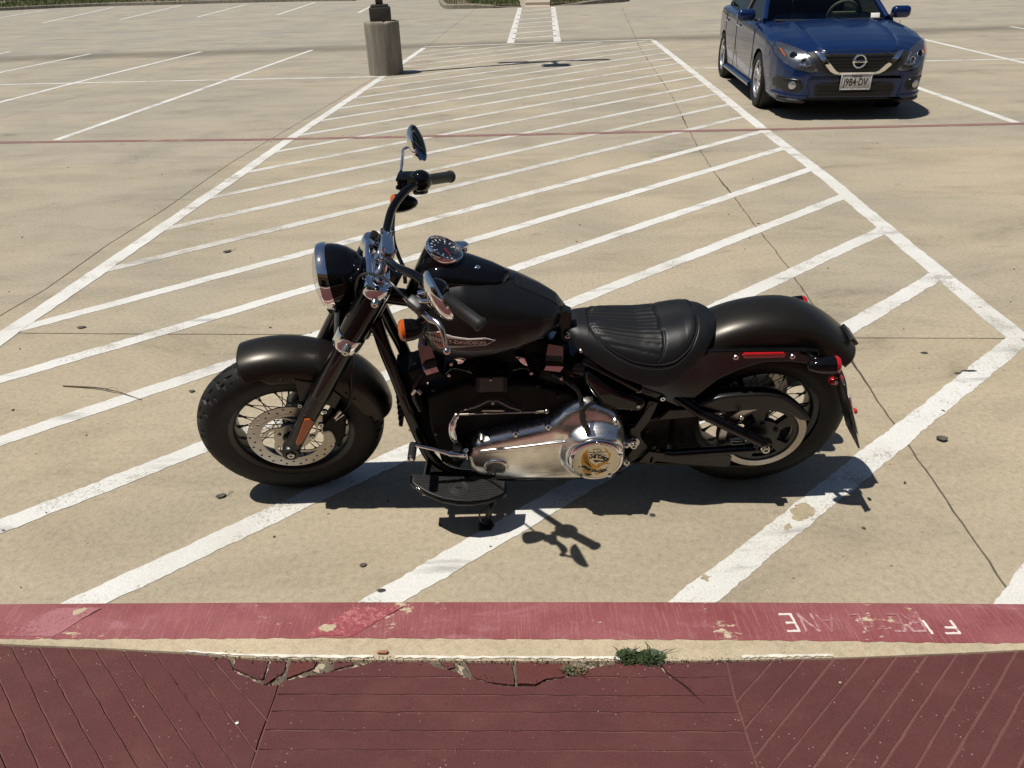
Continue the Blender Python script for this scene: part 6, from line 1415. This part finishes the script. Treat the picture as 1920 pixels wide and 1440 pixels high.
def make_island(nme, front, depth, grass_n):
    Fr = resamp(np.array([G(*p)[:2] for p in front]), 60); rows_ = []
    T = np.gradient(Fr, axis=0); T /= np.linalg.norm(T, axis=1)[:, None]; Nn = np.c_[-T[:, 1], T[:, 0]]
    for i, p in enumerate(Fr):
        h = .16 * HT(i / 59, nme); n = Nn[i]
        for d_, z in ((0, -.05), (.0, h * .85), (.025, h + .004), (.15, h + .004), (.16, h - .04)): rows_.append((*(p + n * d_), z))
    mk('island_kerb', flip(grid(rows_, 60, 5)), M_['pier'], kind='structure')
    inner = [tuple(p + n * .15) for p, n in zip(Fr, Nn)]; far_ = [(p[0], p[1] + depth) for p in (inner[-1], inner[0])]
    mk('island_soil', solid(region(inner + far_, (), 1.0), lambda x, y: (x, y, -.05), lambda x, y: (x, y, .10)), M_['soil'], kind='structure')
    return inner + far_
i1 = make_island('midl', [(822, 2), (826, 11), (832, 16), (842, 17), (880, 16.5), (925, 15.5), (955, 14), (975, 13.5)], 12, 0)
i2 = make_island('midr', [(1039, 11.5), (1060, 10), (1090, 9.2), (1130, 6.8), (1165, 4.5), (1178, 2.5), (1181, -4)], 12, 0)
i3 = make_island('far', [(-160, 26), (-60, 22), (0, 20.5), (100, 15.5), (200, 11.5), (300, 9.5), (400, 6.5), (480, 4.8), (560, 3), (662, 1.5)], 14, 0)
gx = G(930, 14)[0]
blades(i1, 12000, .05, .16, .012, 'grass', 'grass patch on the kerbed island left of the striped walkway', lambda x, y: 1.0 if (x > G(900, 10)[0] + .6 * math.sin(y)) else (.22 if x < G(860, 12)[0] else .12))
blades(i2, 12000, .05, .16, .012, 'grass', 'grass patch on the kerbed island right of the striped walkway', lambda x, y: 1.0 if x < G(1105, 8)[0] + .5 * math.sin(y * 2) else .2)
blades(i3, 16000, .05, .2, .02, 'grass', 'grass strip behind the far kerb at the top left', lambda x, y: .9 if x < G(240, 8)[0] else .35)
wp = [G(985, 13)[:2], G(1031, 12)[:2], G(1020, 2)[:2] * 1.0, G(990, 2)[:2]]
mk('sidewalk', prism([tuple(wp[0]), tuple(wp[1]), (wp[1][0] + .9, wp[1][1] + 14), (wp[0][0] + .9, wp[0][1] + 14)], -.04, .155), M_['walk'], kind='structure', smooth=False)
mk('sidewalk_ramp', [(np.array([(*G(984, 14.5)[:2], .004), (*G(1032, 13)[:2], .004), (*(G(1031, 12)[:2] + [0, .9]), .157), (*(G(985, 13)[:2] + [0, .9]), .157)]), [(0, 1, 2, 3)])], M_['walk'], kind='structure', smooth=False)
def shrub(px, py, rx_, h, n, label_, mat='leaf', seed=0):
    b0 = G(px, py); rr = random.Random(seed); t = thing('shrub', label_, 'shrub', (b0[0], b0[1] + .5, .1))
    V = []; F = []
    for _ in range(n):
        a, u = rr.uniform(0, 2 * PI), rr.random(); r = rx_ * (.35 + .65 * rr.random() ** .5) * math.sin(PI * (.12 + .83 * u)) ** .6; c = CT((r * math.cos(a), r * math.sin(a) * .8, h * u)); c += CT((rr.gauss(0, .06), rr.gauss(0, .06), rr.gauss(0, .06)))
        d = CT((rr.gauss(0, 1), rr.gauss(0, 1), rr.gauss(.4, 1))); d /= np.linalg.norm(d); e = np.cross(d, CT((rr.gauss(0, 1), rr.gauss(0, 1), rr.gauss(0, 1)))); e /= np.linalg.norm(e); s = rr.uniform(.04, .085); i = len(V)
        V += [tuple(c - d * s), tuple(c + e * s * .45), tuple(c + d * s), tuple(c - e * s * .45)]; F.append((i, i + 1, i + 2, i + 3))
    mk('crown', (np.array(V), F), M_[mat], t, smooth=False)
    mk('stem', [tube(cr([(0, 0, -.1), (rr.gauss(0, .1), rr.gauss(0, .1), h * .4), (rr.gauss(0, .3) * rx_, rr.gauss(0, .3) * rx_, h * .8)], 4), .018, 6) for _ in range(7)], M_['twig'], t)
shrub(8, 6, 1.0, 1.3, 1800, 'brownish spiky shrub behind the far kerb at the top left corner', 'succ', 1)
shrub(50, 6, 1.1, 1.1, 2600, 'dense dark green shrub behind the far kerb next to the brownish one', 'leaf', 2)
shrub(243, 3, .9, .6, 1500, 'low dark bush behind the far kerb beyond the short stall lines', 'leaf', 3)
shrub(420, -2, 1.2, .5, 1600, 'reddish brown low bush behind the far kerb', 'succ', 4)

# ================================================================== SMALL THINGS
def weed(px, py, n, r, mat, label_, seed, hgt, bl_):
    rr = random.Random(seed); p = GR(px, py); t = thing('weed', label_, 'weed', (p[0], p[1], rz(*p)))
    V = []; F = []
    for _ in range(n):
        a = rr.uniform(0, 2 * PI); q = rr.random() ** .7; x, y = r[0] * q * math.cos(a), r[1] * q * math.sin(a); z = hgt * (1 - q * q) * rr.uniform(.2, 1) + .002
        d = CT((math.cos(a) + rr.gauss(0, .5), math.sin(a) + rr.gauss(0, .5), rr.uniform(.0, .9))); d /= np.linalg.norm(d); e = np.cross(d, (0, 0, 1.0)); e /= np.linalg.norm(e) + 1e-9; s = rr.uniform(.005, .0105); w_ = s * .42; c = CT((x, y, z)); i = len(V)
        V += [tuple(c), tuple(c + d * s * .5 + e * w_), tuple(c + d * s), tuple(c + d * s * .5 - e * w_)]; F.append((i, i + 1, i + 2, i + 3))
    for _ in range(bl_):
        a = rr.uniform(0, 2 * PI); x, y = r[0] * .8 * rr.uniform(-1, 1), r[1] * rr.uniform(-.6, .6); l = rr.uniform(.025, .055); d = CT((math.cos(a), math.sin(a) * .8, rr.uniform(.3, 1.0))); e = CT((-math.sin(a), math.cos(a), 0)) * .0011; c = CT((x, y, .002)); i = len(V)
        V += [tuple(c - e), tuple(c + e), tuple(c + d * l * .6 + e * .8), tuple(c + d * l + CT((0, 0, -.006))), tuple(c + d * l * .6 - e * .8)]; F.append((i, i + 1, i + 2, i + 3, i + 4))
    mk('foliage', (np.array(V), F), M_[mat], t, smooth=False)
    mk('stem', [tube([(0, 0, 0), (r[0] * .7 * rr.uniform(-1, 1), r[1] * .6 * rr.uniform(-1, 1), hgt * .4)], .0010, 5) for _ in range(14)], M_['twig'], t)
weed(1176, 1234, 420, (.034, .022), 'weed', 'bushier left clump of green weeds growing out of the kerb joint', 11, .022, 16)
weed(1219, 1235, 520, (.042, .024), 'weed', 'right clump of low green weeds in the kerb joint with few grass blades', 12, .018, 8)
weed(1078, 1256, 240, (.034, .016), 'succ', 'pale reddish creeping weed over the cracked red ramp edge', 13, .010, 3)
# twig, leaves, gum
tp = [G(x, y) + CT((0, 0, z)) for x, y, z in ((119, 725, .004), (150, 727, .006), (185, 730.5, .010), (205, 735, .014), (225, 738.5, .010), (247, 745, .006), (267, 751, .004))]
tw_ = thing('twig', 'thin bare brown twig lying across the concrete left of the front wheel', 'twig', tuple(tp[3]))
mk('stalk', tube([q - tp[3] for q in cr(tp, 5)], np.interp(np.linspace(0, 1, 31), [0, .4, 1], [.0036, .0030, .0012]), 7), M_['twig'], tw_)
mk('side_shoot', [tube([q - tp[3] for q in (G(195, 732) + CT((0, 0, .010)), G(215, 734) + CT((0, 0, .022)), G(225, 737) + CT((0, 0, .018)))], .0010, 5)], M_['twig'], tw_)
def leaf(px, py, l, wd, ang_, label_, curl=.01, stem=True, group=None, seed=0, mat='dryleaf', name='dry_leaf'):
    rr = random.Random(seed); c = G(px, py); V = []; n = 12; m = 5
    for i in range(n):
        t = i / (n - 1); ww = wd * math.sin(PI * min(1, t * .97 + .02)) ** .8 * (1 + .15 * rr.uniform(-1, 1))
        for j in range(m):
            u = -1 + 2 * j / (m - 1); V.append(((t - .5) * l * .85, u * ww * .85, .0022 + .6 * curl * u * u + curl * .5 * abs(t - .5) + .0012 * rr.random()))
    if stem: sv2 = tube([(.5 * l, 0, .004), (.75 * l, .01, .006), (1.0 * l, .012, .003)], .0011, 5)
    o_ = mk(name, grid(V, n, m), M_[mat], None, label=label_, category='leaf'); o_.location = c; o_.rotation_euler = (0, 0, ang_)
    md = o_.modifiers.new('thickness', 'SOLIDIFY'); md.thickness = .0008
    if group: o_['group'] = group
    if stem: mk('leaf_stalk', sv2, M_['twig'], o_)
leaf(415, 932, .045, .014, .35, 'curled grey leaf with a stalk on the concrete below the front tyre', .008, True, seed=1)
leaf(1765, 826, .050, .020, -.2, 'crumpled dark leaf on the concrete right of the rear wheel, inside the last bay', .016, False, seed=2)
leaf(153, 615, .060, .016, .1, 'torn dark leaf between two hatch stripes near the left boundary line', .006, False, seed=3)
leaf(427, 473, .07, .018, .7, 'small dark leaf between hatch stripes left of the headlamp', .012, True, seed=4)
leaf(702, 740 - 180, .03, .01, 0, 'dry leaf hidden below the headlamp on the concrete', .004, False, seed=5) if False else None
leaf(681, 1061, .028, .010, .4, 'tiny dark leaf below the bike between two stripes near the kerb', .004, False, seed=6)
leaf(772, 808, .035, .009, .0, 'narrow dark leaf between front wheel and shift peg', .006, True, seed=7)
leaf(360, 735, .035, .012, .0, 'small grey leaf on the concrete just left of the front tyre tread', .006, False, seed=8)
def gum(px, py, rx_, ry_, label_, seed, group=None):
    rr = random.Random(seed); c = G(px, py); o = [(rx_ * math.cos(a) * (1 + .18 * rr.uniform(-1, 1)), ry_ * math.sin(a) * (1 + .18 * rr.uniform(-1, 1)), ) for a in np.linspace(0, 2 * PI, 22, endpoint=False)]
    v = [(x, y, -.001) for x, y in o] + [(x, y, .0012) for x, y in o] + [(x * .8, y * .8, .0028) for x, y in o] + [(0, 0, .0032)]; n = 22
    F = [(i, (i + 1) % n, (i + 1) % n + n, i + n) for i in range(n)] + [(i + n, (i + 1) % n + n, (i + 1) % n + 2 * n, i + 2 * n) for i in range(n)] + [(i + 2 * n, (i + 1) % n + 2 * n, 3 * n) for i in range(n)]
    o_ = mk('chewing_gum', (np.array(v), F), M_['seal'], None, label=label_, category='gum spot'); o_.location = c
    if group: o_['group'] = group
gum(1733, 662, .017, .012, 'flat black gum spot on the concrete right of the rear fender', 1)
gum(1223, 966, .011, .009, 'flat black gum spot at the lower edge of the bike shadow', 2)
gum(1818, 696, .040, .012, 'black tar smear across the white stripe near the right corner of the zone', 4)
gum(1796, 700, .018, .008, 'small tar blot left of the tar smear on the white stripe', 5)
gum(716, 1108, .016, .010, 'black tar blot on the white stripe next to the red kerb', 3)
lv_ = []
for _ in range(230):
    x = R.uniform(-4.5, 5.5); y = 1.75 + 13 * R.random() ** 1.5; s = R.choice([.003, .004, .006]) * R.uniform(.6, 1.5); a = R.uniform(0, 6.3)
    lv_.append(mv((box((s * R.uniform(1, 2.6), s, .003))[0] @ axang((0, 0, 1), a).T, box((1, 1, 1))[1]), (x, y, .0035)))
mk('litter', lv_, M_['dryleaf'], smooth=False, kind='stuff', label='tiny dark flecks of leaf litter scattered over the parking lot')
mk('pebble', [mv(xf(ball(.004, 10, 6), np.diag([1.3, 1, .6, 1])), (*GR(445, 1357), rz(*GR(445, 1357)) + .003))], M_['white'], label='tiny white pebble on the left red flare of the ramp', category='pebble')
mk('pebble', [mv(xf(ball(.0032, 10, 6), np.diag([1.3, 1, .6, 1])), (*GR(1575, 1281), rz(*GR(1575, 1281)) + .003))], M_['beige'], label='tiny beige pebble on the right red flare of the ramp', category='pebble')
mk('stone', [mv(xf(ball(.0075, 12, 8), np.diag([1.2, .8, .6, 1])), (*GR(1095, 1242), rz(*GR(1095, 1242)) + .003))], M_['pier'], label='grey stone wedged in the crack beside the pale creeping weed', category='stone')
mk('red_chip', [mv(xf(plate([[(-.016, -.004), (.012, -.005), (.017, .003), (.006, .006), (-.012, .003)]], .006, .002), np.eye(4)), (*GR(718, 1228), ZK + .009))], M_['brick'] if 'brick' in M_ else M_['twigred'] if 'twigred' in M_ else M_['amberbrown'] if 'amberbrown' in M_ else pbr('orange_brick_chip', (.30, .13, .07), .8), label='orange brown brick chip lying on the cream kerb edge', category='chip')

# ================================================================== STORE behind the viewpoint (what the chrome and the glossy paint mirror)
M_['stucco'] = pbr('brown_store_wall', (.22, .165, .12), .85, 0, var=.2, vscale=2, bmp=.2, bscale=30)
st_ = thing('store_building', 'brown store front with a canopy along the walkway facing the parking lot', 'building', (0, -5.2, .1)); 
mk('wall', boxat((0, -.3, 2.9), (46, .5, 5.8), .02), M_['stucco'], st_)
mk('canopy', boxat((0, .9, 3.3), (46, 2.2, .45), .03), M_['stucco'], st_)
for k in range(-3, 4): mk('column', boxat((k * 6.4 + 2.1, 1.75, 1.5), (.5, .5, 3.15), .03), M_['stucco'], st_)
for k in range(-3, 4): mk('shop_window', boxat((k * 6.4 - 1.1, -.03, 1.45), (4.2, .06, 2.3), .01), M_['darkglass'], st_)
mk('walkway', prism([(-23, -5.2), (23, -5.2), (23, -1.6), (-23, -1.6)], -.1, .125), M_['walk'], kind='structure', smooth=False)

cv = []
for _ in range(170):
    t = R.random(); x = R.choice([R.uniform(430, 700), R.uniform(800, 1160)]); y = np.interp(x, [430, 500, 600, 700, 800, 880, 960, 1050, 1160], [1252, 1278, 1262, 1240, 1240, 1268, 1284, 1272, 1244]) + R.gauss(0, 5)
    p = GR(x, y); s = R.choice([.0012, .0018, .003]) * R.uniform(.7, 1.4); cv.append(mv((box((s * 1.4, s, s * .8))[0] @ axang((R.random(), R.random(), 1), R.random() * 6).T, box((1, 1, 1))[1]), (p[0], p[1], rz(p[0], p[1]) + (-.006 if t < .5 else .001))))
mk('crumbs', cv, M_['chipred'], smooth=False, kind='stuff', label='crumbs of broken red concrete along the damaged ramp edge')

# row of trees added out of view to darken reflections in chrome and glass
V = []; F = []
TX_ = NR.uniform(-75, 80, 26000); 
for x in TX_:
    k = round(x / 7.5); u = R.random(); cx_ = k * 7.5 + math.sin(k * 3.1) * 2; r = (3.4 + 1.2 * math.sin(k * 5.3)); h = 8 + 2.6 * math.sin(k * 2.7)
    a, ph, q = R.uniform(0, 2 * PI), math.acos(R.uniform(-1, 1)), R.random() ** .4; c = CT((cx_ + r * q * math.sin(ph) * math.cos(a), 78 + r * q * math.sin(ph) * math.sin(a), h * .56 + h * .46 * q * math.cos(ph)))
    d = CT((R.gauss(0, 1), R.gauss(0, 1), R.gauss(0, 1))); d /= np.linalg.norm(d); e_ = np.cross(d, (.3, .5, .8)); s = R.uniform(.16, .34); i = len(V); V += [tuple(c - d * s), tuple(c + e_ * s * .6), tuple(c + d * s), tuple(c - e_ * s * .6)]; F.append((i, i + 1, i + 2, i + 3))
mk('added_trees', (np.array(V), F), M_['leaf'], smooth=False, kind='stuff', label='unseen line of green trees added beyond the lot for reflections')
